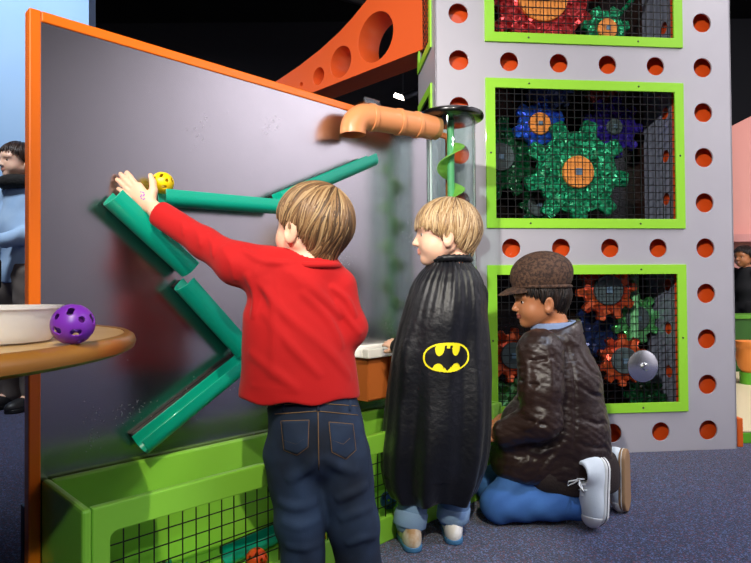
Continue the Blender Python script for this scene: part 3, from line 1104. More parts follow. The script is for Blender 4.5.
def hair_fn(th=.011, line=None, nape=-.06):
    az_k, z_k = line
    def zmin(q):
        az = np.degrees(np.abs(np.arctan2(q[:, 1], q[:, 0] + .01)))
        return np.interp(az, az_k, z_k)
    def shell(q):
        d = s_ell(q, (-.010, 0, .022), (.089 + th, .074 + th, .078 + th))
        d = smin(d, s_cap(q, (-.048, 0, .0), (-.046, 0, nape), (.050 + th * .5), (.034 + th * .3)), .03)
        return d
    def f(q):
        return smax(shell(q), (zmin(q) - q[:, 2]) * .8, .015)
    return f, shell, zmin

def make_hair(name, c, Rm, s, parent, mats, th=.011, line=None, crown=(-.35, 0, 1), n=900, lo=-.11, seed=1, fringe=.015, swirl=.5, h=.0022):
    f, shell, zmin = hair_fn(th, line)
    rg = np.random.default_rng(seed)
    cr = np.array(crown, float); cr /= np.linalg.norm(cr)
    CF = frame(x=(1, 0, 0) if abs(cr[0]) < .9 else (0, 1, 0), z=cr)
    # rebuild so that column 2 is exactly the crown axis
    e1 = np.cross((0, 1, 0), cr); e1 /= np.linalg.norm(e1); e2 = np.cross(cr, e1)
    def base(p):
        q = head_q(p, c, Rm, s)
        u = q - np.array((-.006, 0, .015))
        ph = np.arctan2(u @ e2, u @ e1); pol = np.arctan2(np.hypot(u @ e1, u @ e2), u @ cr)
        g = .0011 * np.sin(ph * 38 + 2.5 * np.sin(pol * 5 + ph * 3)) * np.clip(pol * 1.4, 0, 1)
        return (f(q) + g + .0015) * s
    ext = .135 * s
    V, F = mesh_sdf(base, c - ext, c + ext, h)
    mi = np.zeros(len(F), int)
    # locks of hair running from the crown to the hairline
    K = 13
    Vs, Fs, Ms = [V], [F], [mi]
    off = len(V)
    ph = rg.uniform(-PI, PI, n)
    st = rg.uniform(0, 1, n) ** .8 * 1.5
    ln = rg.uniform(.9, 1.6, n)
    o = np.array((-.006, 0, .015))
    lift = rg.uniform(.0, .003, n)
    T = np.linspace(0, 1, K)
    path = np.zeros((n, K, 3)); ok = np.ones((n, K), bool)
    for k in range(K):
        pol = st + T[k] * ln
        a = ph + swirl * (T[k] * ln) * .35 + .05 * np.sin(T[k] * 6 + ph * 9)
        dirs = np.cos(pol)[:, None] * cr + np.sin(pol)[:, None] * (np.cos(a)[:, None] * e1 + np.sin(a)[:, None] * e2)
        r = np.full(n, .17)
        for _ in range(14):
            r = r - shell(o + dirs * r[:, None]) * .8
        path[:, k] = o + dirs * (r + lift - .0008)[:, None]
        z = zmin(path[:, k])
        ok[:, k] = path[:, k, 2] > z - fringe * rg.uniform(.1, 1, n)
    rad0 = rg.uniform(.0014, .0026, n)
    for i in range(n):
        m = K if ok[i].all() else int(np.argmin(ok[i]))
        if m < 4:
            continue
        pts = path[i, :m]
        cen = pts.mean(0)
        tang = np.gradient(pts, axis=0); tang /= np.linalg.norm(tang, axis=1)[:, None] + 1e-9
        nor = pts - o; nor /= np.linalg.norm(nor, axis=1)[:, None]
        sid = np.cross(tang, nor)
        w = rad0[i] * np.sin(np.clip(np.linspace(.12, .93, m), 0, 1) * PI) ** .6
        ring = np.stack([pts + sid * (w * 1.7)[:, None], pts + nor * (w * .8)[:, None], pts - sid * (w * 1.7)[:, None], pts - nor * (w * .8)[:, None]], 1)
        vv = ring.reshape(-1, 3) * s @ Rm.T + c
        ff = []
        for k in range(m - 1):
            for j in range(4):
                a_, b_ = k * 4 + j, k * 4 + (j + 1) % 4
                ff.append((a_, b_, b_ + 4, a_ + 4))
        Vs.append(vv); Fs.append(np.array(ff) + off); off += len(vv)
        Ms.append(np.full(len(ff), rg.integers(0, len(mats))))
    me = np_mesh(name, np.concatenate(Vs), np.concatenate(Fs))
    o_ = link(name, me, mats, parent, True)
    me.polygons.foreach_set('material_index', np.concatenate(Ms).astype(np.int32)[:len(me.polygons)])
    return o_

def hand_fn(wrist, fdir, back, s=1.0, thumb_side=1, curl=(.25, .35, .35), spread=.10):
    """relaxed hand: fdir towards the fingertips, back = direction the back of the hand faces"""
    Hm = frame(x=fdir, z=back)
    def f(p):
        q = ((p - wrist) @ Hm) / s
        d = s_cap(q, (0, 0, 0), (.02, 0, 0), .014, .015, ((0, 0, 1), 1.25))
        d = smin(d, s_box(q, (.034, 0, 0), (.022, .021, .0075), None, .007), .012)
        for k, (y, L) in enumerate(((.0165, .030), (.0055, .034), (-.0055, .031), (-.0160, .024))):
            a0 = spread * (1.5 - k) * thumb_side
            pt = np.array((.050 - abs(k - 1.2) * .002, y * thumb_side, .001))
            an = 0
            prev = pt.copy(); pts = [prev + np.array((-.012, 0, 0)), prev]
            for m_ in range(3):
                an += curl[m_]
                stp = L * (.45, .32, .25)[m_]
                prev = prev + np.array((math.cos(an) * math.cos(a0), math.cos(an) * math.sin(a0), -math.sin(an))) * stp
                pts.append(prev)
            d = smin(d, s_chain(q, pts, [.0062, .0062, .0056, .0052, .0046], .003), .0035)
        t = thumb_side
        d = smin(d, s_chain(q, [(.012, .014 * t, -.002), (.028, .028 * t, -.006), (.040, .034 * t, -.010), (.050, .035 * t, -.014)], [.009, .0075, .0062, .005], .004), .006)
        return d * s
    return f

def hit(f, px, py, y0=.4):
    """where the sight line through a pixel meets the surface f"""
    r = np.array(ray(px, py)); r /= np.linalg.norm(r)
    o = np.array(CO); t = y0; best = None
    for _ in range(80):
        d = f((o + r * t)[None])[0]
        t += d * .7
        if best is None or abs(d) < best[0]:
            best = (abs(d), t)
        if abs(d) < 2e-4 or t > 4:
            break
    return o + r * best[1]

SKIN = M('fair_skin', 'f0bfa4', .45, sss=.12, bump=(180, .08, .001))
LIPS = M('lips', 'dc9482', .4, sss=.1)
SKIN2 = M('brown_skin', 'b5764f', .42, sss=.08, bump=(180, .08, .001))
LIPS2 = M('brown_lips', '8f4d40', .4)
WHITERUB = M('white_rubber', 'eceae4', .5)

def shoe(c, xdir, zdir, L, parent, upper, sole, lace=None, stripe=None, heel_mat=None):
    """c: point on the ground side of the sole under the middle; xdir to the toe, zdir up out of the sole"""
    Fm = frame(x=xdir, z=zdir)
    k = L / .18
    def up(p):
        q = ((p - c) @ Fm) / k
        d = s_ell(q, (.045, 0, .022), (.048, .034, .030))
        d = smin(d, s_ell(q, (-.005, 0, .030), (.055, .031, .034)), .02)
        d = smin(d, s_ell(q, (-.050, 0, .034), (.040, .030, .044)), .02)
        d = smin(d, s_cap(q, (-.045, 0, .05), (-.047, 0, .072), .029, .028), .012)
        d = smax(d, -s_cap(q, (-.043, 0, .060), (-.040, 0, .10), .021, .026), .006)
        d = smax(d, .010 - q[:, 2], .003)
        return smax(d, q[:, 2] - .078 + .25 * np.maximum(q[:, 0] + .02, 0), .004) * k
    def so(p):
        q = ((p - c) @ Fm) / k
        xy = q.copy(); xy[:, 2] = 0
        wv = np.interp(q[:, 0], [-.09, -.04, .0, .045, .09], [.030, .031, .029, .036, .030])
        d2 = s_cap(xy / np.array((1, 1, 1)), (-.056, 0, 0), (.052, 0, 0), .0325, .0375)
        return smax(d2, np.abs(q[:, 2] - .0095) - .0095, .004) * k
    e = .13 * k
    u = sdf_obj('shoe_upper', up, c - e, c + e, .0034, upper, parent)
    sdf_obj('sole', so, c - e, c + e, .003, sole, parent)
    def at(q):
        return Vector(c + Fm @ (np.array(q) * k))
    if stripe:
        pts = []
        for i in range(48):
            a = 2 * PI * i / 48
            x0 = -.056 if math.cos(a) < 0 else .052
            r = .0328 if math.cos(a) < 0 else .0378
            pts.append(at((x0 + math.cos(a) * r, math.sin(a) * r, .011)))
        MB().tube(pts, .0011 * k, 6, closed=True).build('stripe', stripe, parent, True)
    if lace:
        def cap(p):
            q = ((p - c) @ Fm) / k
            return smax(s_ell(q, (.047, 0, .022), (.0485, .0350, .0305)), .062 - q[:, 0], .003) * k
        sdf_obj('toe_cap', lambda p: smax(cap(p), (.012 * k - (p - c) @ Fm[:, 2]), .002), c - e, c + e, .003, sole if not stripe else WHITERUB, parent)
        mb = MB()
        for i in range(5):
            x = .030 - i * .014
            z = float(np.interp(x, [-.03, .0, .03], [.082, .070, .057]))
            w = .014
            mb.tube([at((x, -w, z - .008)), at((x - .003, 0, z)), at((x - .006, w, z - .008))], .0021 * k, 6)
        for sd in (1, -1):
            mb.tube([at((-.028, 0, .076)), at((-.018, sd * .018, .094)), at((-.004, sd * .028, .088)), at((-.014, sd * .014, .082)), at((-.028, 0, .076))], .0018 * k, 6)
        mb.build('lace', lace, parent, True)
    return u
# ------------------------------------------------------------------ child in the red shirt, reaching up to the wall
def red_child():
    s = .90
    hc = J(311, 227, 1.285)
    ya = R_(146)
    fw = np.array((math.cos(ya), math.sin(ya), .16))
    Rm = frame(x=fw, z=(.06, .02, 1))
    bdir = np.array((-.30, .95, 0)); bdir /= np.linalg.norm(bdir)
    flat = (bdir, 1.42)
    # joints
    nk = hc + Rm @ (np.array((-.025, 0, -.07)) * s)
    t0, t1, t2, t3 = J(303, 282, 1.275), J(297, 320, 1.285), J(299, 358, 1.29), J(301, 398, 1.295)
    shL, elL, wrL = J(264, 271, 1.255), J(205, 243, 1.30), J(157, 212, 1.342)
    shR, elR, foR = J(334, 289, 1.30), J(347, 329, 1.31), J(343, 331, 1.44)
    p0 = J(316, 430, 1.295)
    hipL, knL, anL = J(293, 455, 1.288), J(300, 522, 1.278), J(305, 590, 1.288)
    hipR, knR, anR = J(341, 455, 1.305), J(353, 522, 1.315), J(360, 583, 1.335)
    anL[2] = .07; anR[2] = .07
    # ---- left hand flat against the ramp: each finger a chain of its own
    hy = 1.352
    fing = [
        ([(138, 188), (133.5, 181.5), (130.4, 176.8), (127.0, 172.6)], (.0072, .0070, .0064, .0056)),
        ([(135, 190), (129.0, 183.8), (124.6, 178.8), (120.6, 174.0)], (.0072, .0070, .0064, .0056)),
        ([(133, 194), (126.6, 188.3), (121.8, 183.8), (117.2, 179.6)], (.0070, .0066, .0060, .0054)),
        ([(132, 198), (126.2, 194.4), (122.0, 191.4), (118.4, 188.8)], (.0062, .0058, .0054, .0048)),
    ]
    wv = J(153, 208.5, 1.344)
    def hand(p):
        d = s_cap(p, J(157, 211, 1.341), J(147, 203, 1.347), .0185, .020, ((.35, .93, .1), 1.5))
        d = smin(d, s_chain(p, [J(147, 202, 1.347), J(139, 187.5, 1.352)], [.015, .0125], .01, ((.35, .93, .1), 1.45)), .008)
        d = smin(d, s_chain(p, [J(145, 203, 1.347), J(133, 194.5, 1.352)], [.016, .0115], .01, ((.35, .93, .1), 1.45)), .010)
        d = smin(d, s_chain(p, [J(149, 203, 1.347), J(136, 190, 1.353)], [.015, .0125], .01, ((.35, .93, .1), 1.45)), .010)
        for pts, rd in fing:
            ys = (1.353, 1.353, 1.357, 1.365)
            q = [J(a, b, y) for (a, b), y in zip(pts, ys)]
            d = smin(d, s_chain(p, q, rd, .002), .0028)
        th = [J(150, 202, 1.347), J(153.5, 191, 1.352), J(152.8, 182.0, 1.362), J(150.6, 175.5, 1.372)]
        d = smin(d, s_chain(p, th, (.013, .0098, .0078, .0060), .004), .006)
        return d
    def skin(p):
        q = head_q(p, hc, Rm, s)
        d = head_local(q) * s
        d = smin(d, s_cap(p, nk, (t0 + nk) / 2 + np.array((0, 0, .005)), .043, .046), .015)
        d = smin(d, s_chain(p, [t0, t1, t2, t3, p0], [.058, .086, .084, .070, .070], .03, flat), .03)
        d = smin(d, s_chain(p, [shL, elL, wrL], [.034, .024, .0195], .015), .02)
        d = smin(d, hand(p), .008)
        d = smin(d, s_chain(p, [shR, elR, foR], [.034, .026, .02], .015), .02)
        d = smin(d, hand_fn(foR, (0.1, 1, -.1), (0.5, 0, .8), .85, 1)(p), .01)
        for ch in ((hipL, knL, anL), (hipR, knR, anR)):
            d = smin(d, s_chain(p, ch, [.055, .045, .032], .02), .02)
            ft = ch[2] + np.array((-.006, .05, -.045))
            d = smin(d, s_cap(p, ch[2], ft, .026, .02), .015)
        return d
    lo = np.array((-.62, 1.12, -.0)); hi = np.array((.02, 1.56, 1.0))
    body = sdf_obj('person', skin, lo, hi, .0032, [SKIN, LIPS], None, lips_slots(hc, Rm, s))
    tag(body, 'child in a red long sleeved shirt and dark jeans reaching up to the wall', 'person')
    eyes(hc, Rm, s, body, '5a7890')
    HB = M('light_brown_hair_lashes', '8a6038', .6)
    brows(hc, Rm, s, body, HB)
    # purple stamp on the back of the hand
    st = MB()
    for i in range(14):
        a = i * 2.4; r = 1.0 + (i % 4) * .8
        q = hit(skin, 142.5 + r * math.cos(a), 195.5 + r * math.sin(a) * 1.2, 1.1)
        st.sphere(q, .0018, 8, (1, .35, 1))
    st.build('ink_stamp', M('purple_ink', 'a06ac0', .6), body, True)
    # ---- hair
    line = ([0, 30, 55, 72, 84, 98, 112, 130, 180], [.030, .028, .010, -.012, -.016, .004, -.045, -.070, -.082])
    hm = [M('brown_blond_hair', '75563a', .42), M('honey_hair', '8f6f4c', .42), M('dark_blond_hair', '513c2a', .45), M('straw_hair', 'a58863', .42)]
    make_hair('hair', hc, Rm, s, body, hm, .012, line, (-.50, -.1, 1), 1500, seed=3)
    # ---- red shirt
    RED = M('red_jersey', 'c4090f', .85, bump=(420, .25, .0015), var=(7, 'b0080c', .3), sheen=.06)
    def shirt0(p):
        d = s_chain(p, [t0, t1, t2, t3, t3 + np.array((.004, 0, -.08))], [.082, .110, .116, .126, .131], .04, flat)
        d = smin(d, s_chain(p, [shL, J(238, 264, 1.265), elL, wrL], [.056, .046, .0335, .0295], .02), .035)
        d = smin(d, s_chain(p, [shR, elR, foR], [.052, .043, .036], .02), .018)
        d = smin(d, s_cap(p, nk + np.array((0, 0, -.03)), t0, .052, .07), .025)
        return d
    def fl(pts, h, w):
        return ([hit(shirt0, a, b, .9) for a, b in pts], h * 2.0, w * .8)
    folds = [
        fl([(246, 272), (256, 292), (252, 320)], .007, .010),
        fl([(256, 280), (285, 315), (330, 352), (352, 380)], .008, .011),
        fl([(290, 268), (318, 292), (342, 318)], .008, .010),
        fl([(262, 310), (290, 345), (322, 378)], .007, .011),
        fl([(300, 290), (330, 320), (343, 350)], .007, .010),
        fl([(248, 350), (275, 372), (300, 392)], .006, .012),
        fl([(330, 285), (348, 300), (356, 318)], .007, .008),
        fl([(335, 300), (350, 322), (362, 336)], .006, .007),
        fl([(222, 246), (232, 262), (236, 282)], .005, .007),
        fl([(208, 233), (214, 246), (213, 258)], .004, .006),
        fl([(192, 224), (200, 236), (200, 248)], .004, .005),
        fl([(240, 248), (262, 262), (300, 262)], .005, .008),
        fl([(178, 214), (184, 226), (183, 236)], .003, .004),
        fl([(250, 385), (290, 390), (345, 394)], .004, .006),
        fl([(268, 275), (276, 330), (272, 380)], .005, .014),
    ]
    zhem = lambda p: J(300, 397, 1.29)[2] + .02 * (p[:, 0] + .17) * -1 + .004 * np.sin(p[:, 0] * 60)
    cdir = (wrL - elL) / np.linalg.norm(wrL - elL)
    cend = J(158.5, 213.5, 1.340)
    def shirt(p):
        d = shirt0(p) - s_folds(p, folds)
        d = d + .0014 * np.sin(p[:, 0] * 38 + p[:, 2] * 30 + 3 * np.sin(p[:, 2] * 19 + p[:, 0] * 9))
        d = smax(d, zhem(p) - p[:, 2], .006)
        d = smax(d, (p - cend) @ cdir, .004)                       # cuff end
        # open neck
        d = smax(d, -s_cap(p, nk + np.array((0, 0, -.055)), nk + np.array((-.01, .01, .06)), .046, .054), .006)
        # hem stitched band
        return d
    sh = sdf_obj('red_shirt', shirt, lo, hi, .0036, RED, body)
    ring = []
    nkr = frame(x=(1, 0, 0), z=(nk - t0))
    # collar band
    for i in range(40):
        a = 2 * PI * i / 40
        b = nk + np.array((0, 0, -.022))
        ring.append(Vector(b + nkr @ np.array((.054 * math.cos(a), .054 * math.sin(a), .0))))
    MB().tube(ring, .0075, 10, closed=True).build('collar', RED, sh, True)
    # ---- jeans
    DEN = M('dark_denim', '0f1420', .85, bump=(600, .5, .0015), var=(7, '283d60', .22))
    FADE = M('faded_denim', '223452', .85, bump=(600, .5, .0015), var=(14, '1d2940', .25))
    THREAD = M('tan_thread', '7d6040', .7)
    def jeans0(p):
        d = s_chain(p, [J(311, 392, 1.303), J(317, 434, 1.297)], [.100, .108], .03, (bdir, 1.25))
        d = smin(d, s_chain(p, [hipL, knL, anL], [.066, .052, .047], .02), .016)
        d = smin(d, s_chain(p, [hipR, knR, anR], [.068, .056, .053], .02), .016)
        return d
    def flj(pts, h, w):
        return ([hit(jeans0, a, b, .9) for a, b in pts], h * 1.4, w * .9)
    jf = [
        flj([(276, 500), (296, 508), (318, 500)], .009, .010), flj([(280, 520), (300, 528), (322, 516)], .008, .009),
        flj([(335, 500), (350, 494), (368, 484)], .009, .010), flj([(338, 520), (356, 512), (374, 506)], .008, .009),
        flj([(284, 545), (304, 548), (324, 540)], .007, .009), flj([(345, 545), (362, 538), (378, 534)], .007, .009),
        flj([(318, 455), (306, 470), (286, 482)], .007, .012), flj([(322, 455), (340, 468), (360, 472)], .007, .012),
        flj([(318, 410), (319, 440), (320, 462)], .004, .006), flj([(360, 420), (366, 450), (368, 475)], .004, .010),
    ]
    ztop = J(316, 389, 1.295)[2]
    def jeans(p):
        d = jeans0(p) - s_folds(p, jf)
        d = d + .0012 * np.sin(p[:, 2] * 60 + 2.5 * np.sin(p[:, 0] * 40))
        d = smax(d, p[:, 2] - ztop, .006)
        return smax(d, .035 - p[:, 2], .004)
    def fade(P):
        # worn pale patches over the seat and the thighs
        a = vlen((P - hit(jeans, 293, 450, .9)) / np.array((.05, .2, .055))) < 1
        b = vlen((P - hit(jeans, 350, 462, .9)) / np.array((.035, .2, .06))) < 1
        return np.where(a | b, 1, 0)
    jn = sdf_obj('jeans', jeans, np.array((-.36, 1.1, -.01)), np.array((.03, 1.5, .60)), .0036, DEN, body)
    # patch pockets, yoke and seams
    def seam(pts, r=.0011, dash=None):
        return [Vector(hit(jeans, a, b, .9) + np.array((0, -.0008, 0))) for a, b in pts]
    def dens(pts, n=8):
        o = []
        for (a, b), (c, d_) in zip(pts, pts[1:]):
            o += [(a + (c - a) * i / n, b + (d_ - b) * i / n) for i in range(n)]
        return o + [pts[-1]]
    for outl in ([(281, 421), (309, 420), (308, 447), (297, 455), (284, 450), (281, 421)], [(329, 422), (353, 424), (356, 450), (346, 459), (332, 452), (329, 422)]):
        N = 12
        xs = [a for a, b in outl]; 
        rows = []
        for i in range(N + 1):
            v = i / N
            row = []
            for j in range(N + 1):
                u = j / N
                top = (outl[0][0] + (outl[1][0] - outl[0][0]) * u, outl[0][1] + (outl[1][1] - outl[0][1]) * u)
                if u < .5:
                    k = u * 2; bot = (outl[4][0] + (outl[3][0] - outl[4][0]) * k, outl[4][1] + (outl[3][1] - outl[4][1]) * k)
                else:
                    k = u * 2 - 1; bot = (outl[3][0] + (outl[2][0] - outl[3][0]) * k, outl[3][1] + (outl[2][1] - outl[3][1]) * k)
                a = top[0] + (bot[0] - top[0]) * v; b = top[1] + (bot[1] - top[1]) * v
                row.append(Vector(hit(jeans, a, b, .9) + np.array((0, -.0016, 0))))
            rows.append(row)
        o = MB().grid(rows).build('back_pocket', FADE, jn, True)
        so = o.modifiers.new('solid', 'SOLIDIFY'); so.thickness = .002; so.offset = 1
        MB().tube(seam(dens(outl)), .0009, 6).build('stitching', THREAD, o, True)
        cx = sum(xs[:-1]) / 5
        MB().tube(seam(dens([(outl[0][0] + 3, 440), (cx, 444), (outl[1][0] - 3, 438)])), .0008, 6).build('stitching', THREAD, o, True)
    for pts in ([(275, 414), (318, 411), (358, 415)], [(318, 409), (319, 470)], [(275, 405), (318, 403), (358, 406)]):
        MB().tube(seam(dens(pts)), .001, 6).build('seam', THREAD, jn, True)
    for x in (283, 318, 350):
        MB().tube(seam([(x, 400), (x, 406), (x, 411)]), .0035, 8).build('belt_loop', DEN, jn, True)
    # ---- shoes
    SU = M('dark_sneaker', '3c3f48', .6); 
    for ch in (anL, anR):
        shoe(np.array((ch[0] - .004, ch[1] + .018, .0)), (-.08, 1, 0), (0, 0, 1), .165, body, SU, WHITERUB)
    return body
red_child()
ball('f5d312', yb_loc, 'bright yellow perforated ball on the level ramp under the raised hand', (.5, .2, .1))
# ------------------------------------------------------------------ child in the black cape
def caped_child():
    s = .92
    hc = J(445, 234, 1.655)
    fw = np.array((-1, .10, -.03))
    Rm = frame(x=fw, z=(0, .04, 1))
    nk = hc + Rm @ (np.array((-.030, 0, -.075)) * s)
    bdir = np.array((-.25, .97, 0)); bdir /= np.linalg.norm(bdir)
    flat = (bdir, 1.35)
    t0, t1, t2 = J(449, 290, 1.645), J(449, 345, 1.65), J(446, 400, 1.65)
    shL, elL, foL = J(424, 294, 1.67), J(410, 340, 1.70), J(399, 348, 1.765)
    shR, elR, foR = J(473, 295, 1.67), J(474, 345, 1.68), J(464, 378, 1.75)
    hipL, knL, anL = J(431, 420, 1.66), J(418, 475, 1.66), J(410, 530, 1.637)
    hipR, knR, anR = J(461, 420, 1.66), J(458, 475, 1.67), J(453, 522, 1.68)
    anL[2] = .065; anR[2] = .065
    hb = BWp(388, 339, .10)
    def skin(p):
        q = head_q(p, hc, Rm, s)
        d = head_local(q) * s
        d = smin(d, s_cap(p, nk, t0, .038, .04), .012)
        d = smin(d, s_chain(p, [t0, t1, t2, J(446, 420, 1.655)], [.055, .088, .085, .085], .03, flat), .03)
        d = smin(d, s_chain(p, [shL, elL, foL], [.035, .028, .021], .015), .02)
        d = smin(d, hand_fn(foL, (-.62, .78, .30), (-.3, -.5, .8), .85, 1, (.1, .3, .4))(p), .01)
        d = smin(d, s_chain(p, [shR, elR, foR], [.035, .028, .021], .015), .02)
        d = smin(d, hand_fn(foR, (-.3, .8, -.3), (.9, .3, .2), .85, -1)(p), .01)
        for ch, fd in ((hipL, None), (hipR, None)):
            pass
        for ch in ((hipL, knL, anL), (hipR, knR, anR)):
            d = smin(d, s_chain(p, ch, [.055, .04, .027], .02), .02)
            d = smin(d, s_cap(p, ch[2], ch[2] + np.array((.0, .045, -.04)), .025, .018), .015)
        return d
    body = sdf_obj('person', skin, np.array((-.02, 1.45, 0)), np.array((.42, 1.98, 1.0)), .0032, [SKIN, LIPS], None, lips_slots(hc, Rm, s))
    tag(body, 'small blond child standing in a long black cape with a yellow bat emblem', 'person')
    eyes(hc, Rm, s, body, '4a3a2a')
    brows(hc, Rm, s, body, M('sandy_brow', 'a0784c', .6))
    line = ([0, 30, 52, 68, 80, 96, 112, 130, 180], [.026, .024, .014, -.004, -.026, .0, -.038, -.054, -.066])
    hm = [M('sandy_hair', 'a5845c', .42), M('flaxen_hair', 'bd9e74', .42), M('ash_blond_hair', '7d6248', .45), M('pale_hair', 'cbb08a', .42)]
    make_hair('hair', hc, Rm, s, body, hm, .014, line, (-.30, 0, 1), 1600, seed=5, swirl=.3)
    # ---- jeans with turned cuffs
    DEN = M('blue_denim', '5b7fae', .85, bump=(500, .5, .0015), var=(10, '86a3c4', .25))
    def jeans(p):
        d = s_chain(p, [t2, J(446, 425, 1.655)], [.092, .094], .03, flat)
        d = smin(d, s_chain(p, [hipL, knL, anL], [.058, .043, .041], .02), .03)
        d = smin(d, s_chain(p, [hipR, knR, anR], [.060, .046, .042], .02), .03)
        d = smax(d, p[:, 2] - t2[2], .005)
        d = d - .0015 * np.sin(p[:, 2] * 110 + 3 * np.sin(p[:, 0] * 40))
        return smax(d, .042 - p[:, 2], .003)
    jn = sdf_obj('jeans', jeans, np.array((.0, 1.45, 0)), np.array((.40, 1.85, .6)), .004, DEN, body)
    for ch in ((knL, anL), (knR, anR)):
        dd = (ch[1] - ch[0]); dd = dd / np.linalg.norm(dd)
        z0 = ch[1] - dd * .03; z1 = ch[1] + dd * .012
        MB().tube([Vector(z0), Vector(z0 + dd * .004), Vector(z1 - dd * .004), Vector(z1)], [.0445, .0475, .0475, .0445], 28).build('cuff', M('pale_denim_cuff', '7f9cc2', .85, bump=(500, .5, .0015)), jn, 40)
    # ---- sneakers
    SU = M('white_tan_sneaker', 'd8cfc0', .55, var=(22, 'a8825c', .12))
    SO = M('teal_blue_sole', '3f6f9a', .5)
    shoe(np.array((anL[0] - .002, anL[1] + .014, 0)), (-.16, .98, 0), (0, 0, 1), .148, body, SU, SO, WHITERUB)
    shoe(np.array((anR[0] - .0, anR[1] + .018, 0)), (.05, 1, 0), (0, 0, 1), .148, body, M('white_pink_sneaker', 'e6e2e0', .55), SO, WHITERUB)
    # ---- dark long sleeved top under the cape
    def top(p):
        d = s_chain(p, [t0, t1, t2], [.076, .095, .093], .03, flat)
        d = smin(d, s_chain(p, [shL, elL, foL], [.044, .037, .030], .015), .02)
        d = smin(d, s_chain(p, [shR, elR, foR], [.044, .037, .030], .015), .02)
        d = smax(d, (p - foL) @ ((foL - elL) / np.linalg.norm(foL - elL)) - .004, .003)
        d = smax(d, -s_cap(p, nk, nk + np.array((0, 0, .1)), .05, .06), .005)
        return smax(d, t2[2] - .02 - p[:, 2], .004)
    sdf_obj('dark_top', top, np.array((-.02, 1.45, .3)), np.array((.42, 1.98, .9)), .0045, M('charcoal_jersey', '17171c', .9), body)
    # ---- cape: gathered at the neck, hanging in folds
    CAPE = M('black_satin', '08090e', .42, bump=(60, .45, .005), var=(14, '0f111a', .25), sheen=.04, spec=.45)
    rows_px = [(256, 433, 468), (264, 428, 472), (272, 420, 479), (282, 413, 484), (300, 406, 487), (325, 398, 489), (350, 392, 490),
               (380, 389, 491), (400, 387, 491), (425, 384, 491), (450, 381, 489), (470, 381, 485), (485, 384, 479), (496, 390, 474)]
    yk = [r[0] for r in rows_px]
    k = 1.66 / FPX
    def cape_pt(u, v, off=0.0):
        """u -1..1 round the back (0 = middle of the back), v 0..1 down"""
        py = 259 + (496 - 259) * v
        l = np.interp(py, yk, [r[1] for r in rows_px]); r = np.interp(py, yk, [r[2] for r in rows_px])
        cxp, hw = (l + r) / 2, (r - l) / 2 * k
        zz = J(cxp, py, 1.66)[2]
        cx = J(cxp, py, 1.66)[0]
        dep = hw * float(np.interp(v, [0, .1, .3, 1], [.95, .88, .78, .74]))
        th = u * R_(118)
        fold = 0
        g = float(np.interp(v, [0, .05, .2, .5, 1], [.0015, .0022, .003, .007, .013]))
        fold += g * math.sin(th * 7 + 1.2 + v * 1.4 + .7 * math.sin(th * 2.3))
        fold += g * .55 * math.sin(th * 12.5 + .4 - v * 2)
        fold += float(np.interp(v, [0, .12, .3], [.0022, .0016, 0])) * math.sin(th * 34)
        fold += .006 * math.sin(v * 9 + th * 2.5) * math.sin(math.pi * min(1, v * 1.2)) ** 2
        # the shoulder blade and the seat push it out
        fold += .010 * math.exp(-((v - .22) / .12) ** 2) * math.cos(th)
        x = cx + math.sin(th) * (hw + fold * .6 + off)
        y = 1.665 - math.cos(th) * (dep + fold + off)
        if v > .9:
            zz += .006 * math.sin(th * 5 + 1)
        return Vector((x, y, zz))
    NU, NV = 150, 120
    cp = MB().grid([[cape_pt(-1 + 2 * i / NU, j / NV) for j in range(NV + 1)] for i in range(NU + 1)]).build('cape', CAPE, body, True)
    so = cp.modifiers.new('solid', 'SOLIDIFY'); so.thickness = .002; so.offset = -1
    ring = []
    for i in range(72):
        a = 2 * PI * i / 72
        c0 = J(450.5, 259, 1.655)
        ring.append(Vector(c0) + Vector((math.sin(a) * .0535, -math.cos(a) * .0515, -.003 + .004 * math.cos(a))))
    MB().tube(ring, [.0098 + .0014 * math.sin(i * 2 * PI / 72 * 24) for i in range(72)], 10, closed=True).build('gathered_collar', CAPE, cp, True)
    # ---- emblem: yellow oval with a black bat, lying on the cloth
    # the oval is centred at pixel (449,356), 47 x 28 px, turned a little
    def emblem(name, inside, off, mat, parent, step=.0011):
        W, Hh = .074, .048
        nx, nz = int(2 * W / step), int(2 * Hh / step)
        th0 = .0
        # find u,v of the centre
        vc = (353.0 - 259) / (496 - 259)
        uc = .02
        pc = cape_pt(uc, vc)
        # grid in (a,b): a along the cloth (metres), b up
        hwv = .14
        vs = {}
        mb = MB()
        def vert(i, j):
            if (i, j) in vs: return vs[(i, j)]
            a = -W + i * step; b = -Hh + j * step
            v = vc - b / (k * (496 - 259))
            u = uc + a / (hwv * R_(118))
            vs[(i, j)] = mb.bm.verts.new(cape_pt(u, v, off))
            return vs[(i, j)]
        for i in range(nx):
            for j in range(nz):
                a = -W + (i + .5) * step; b = -Hh + (j + .5) * step
                if inside(a / .065, b / .040):
                    mb.bm.faces.new((vert(i, j), vert(i + 1, j), vert(i + 1, j + 1), vert(i, j + 1)))
        return mb.build(name, mat, parent, True)
    def oval(a, b):
        return (abs(a) ** 2.3 + abs(b) ** 2.3) < 1
    def oval_in(a, b):
        return (abs(a / .92) ** 2.3 + abs(b / .88) ** 2.3) < 1
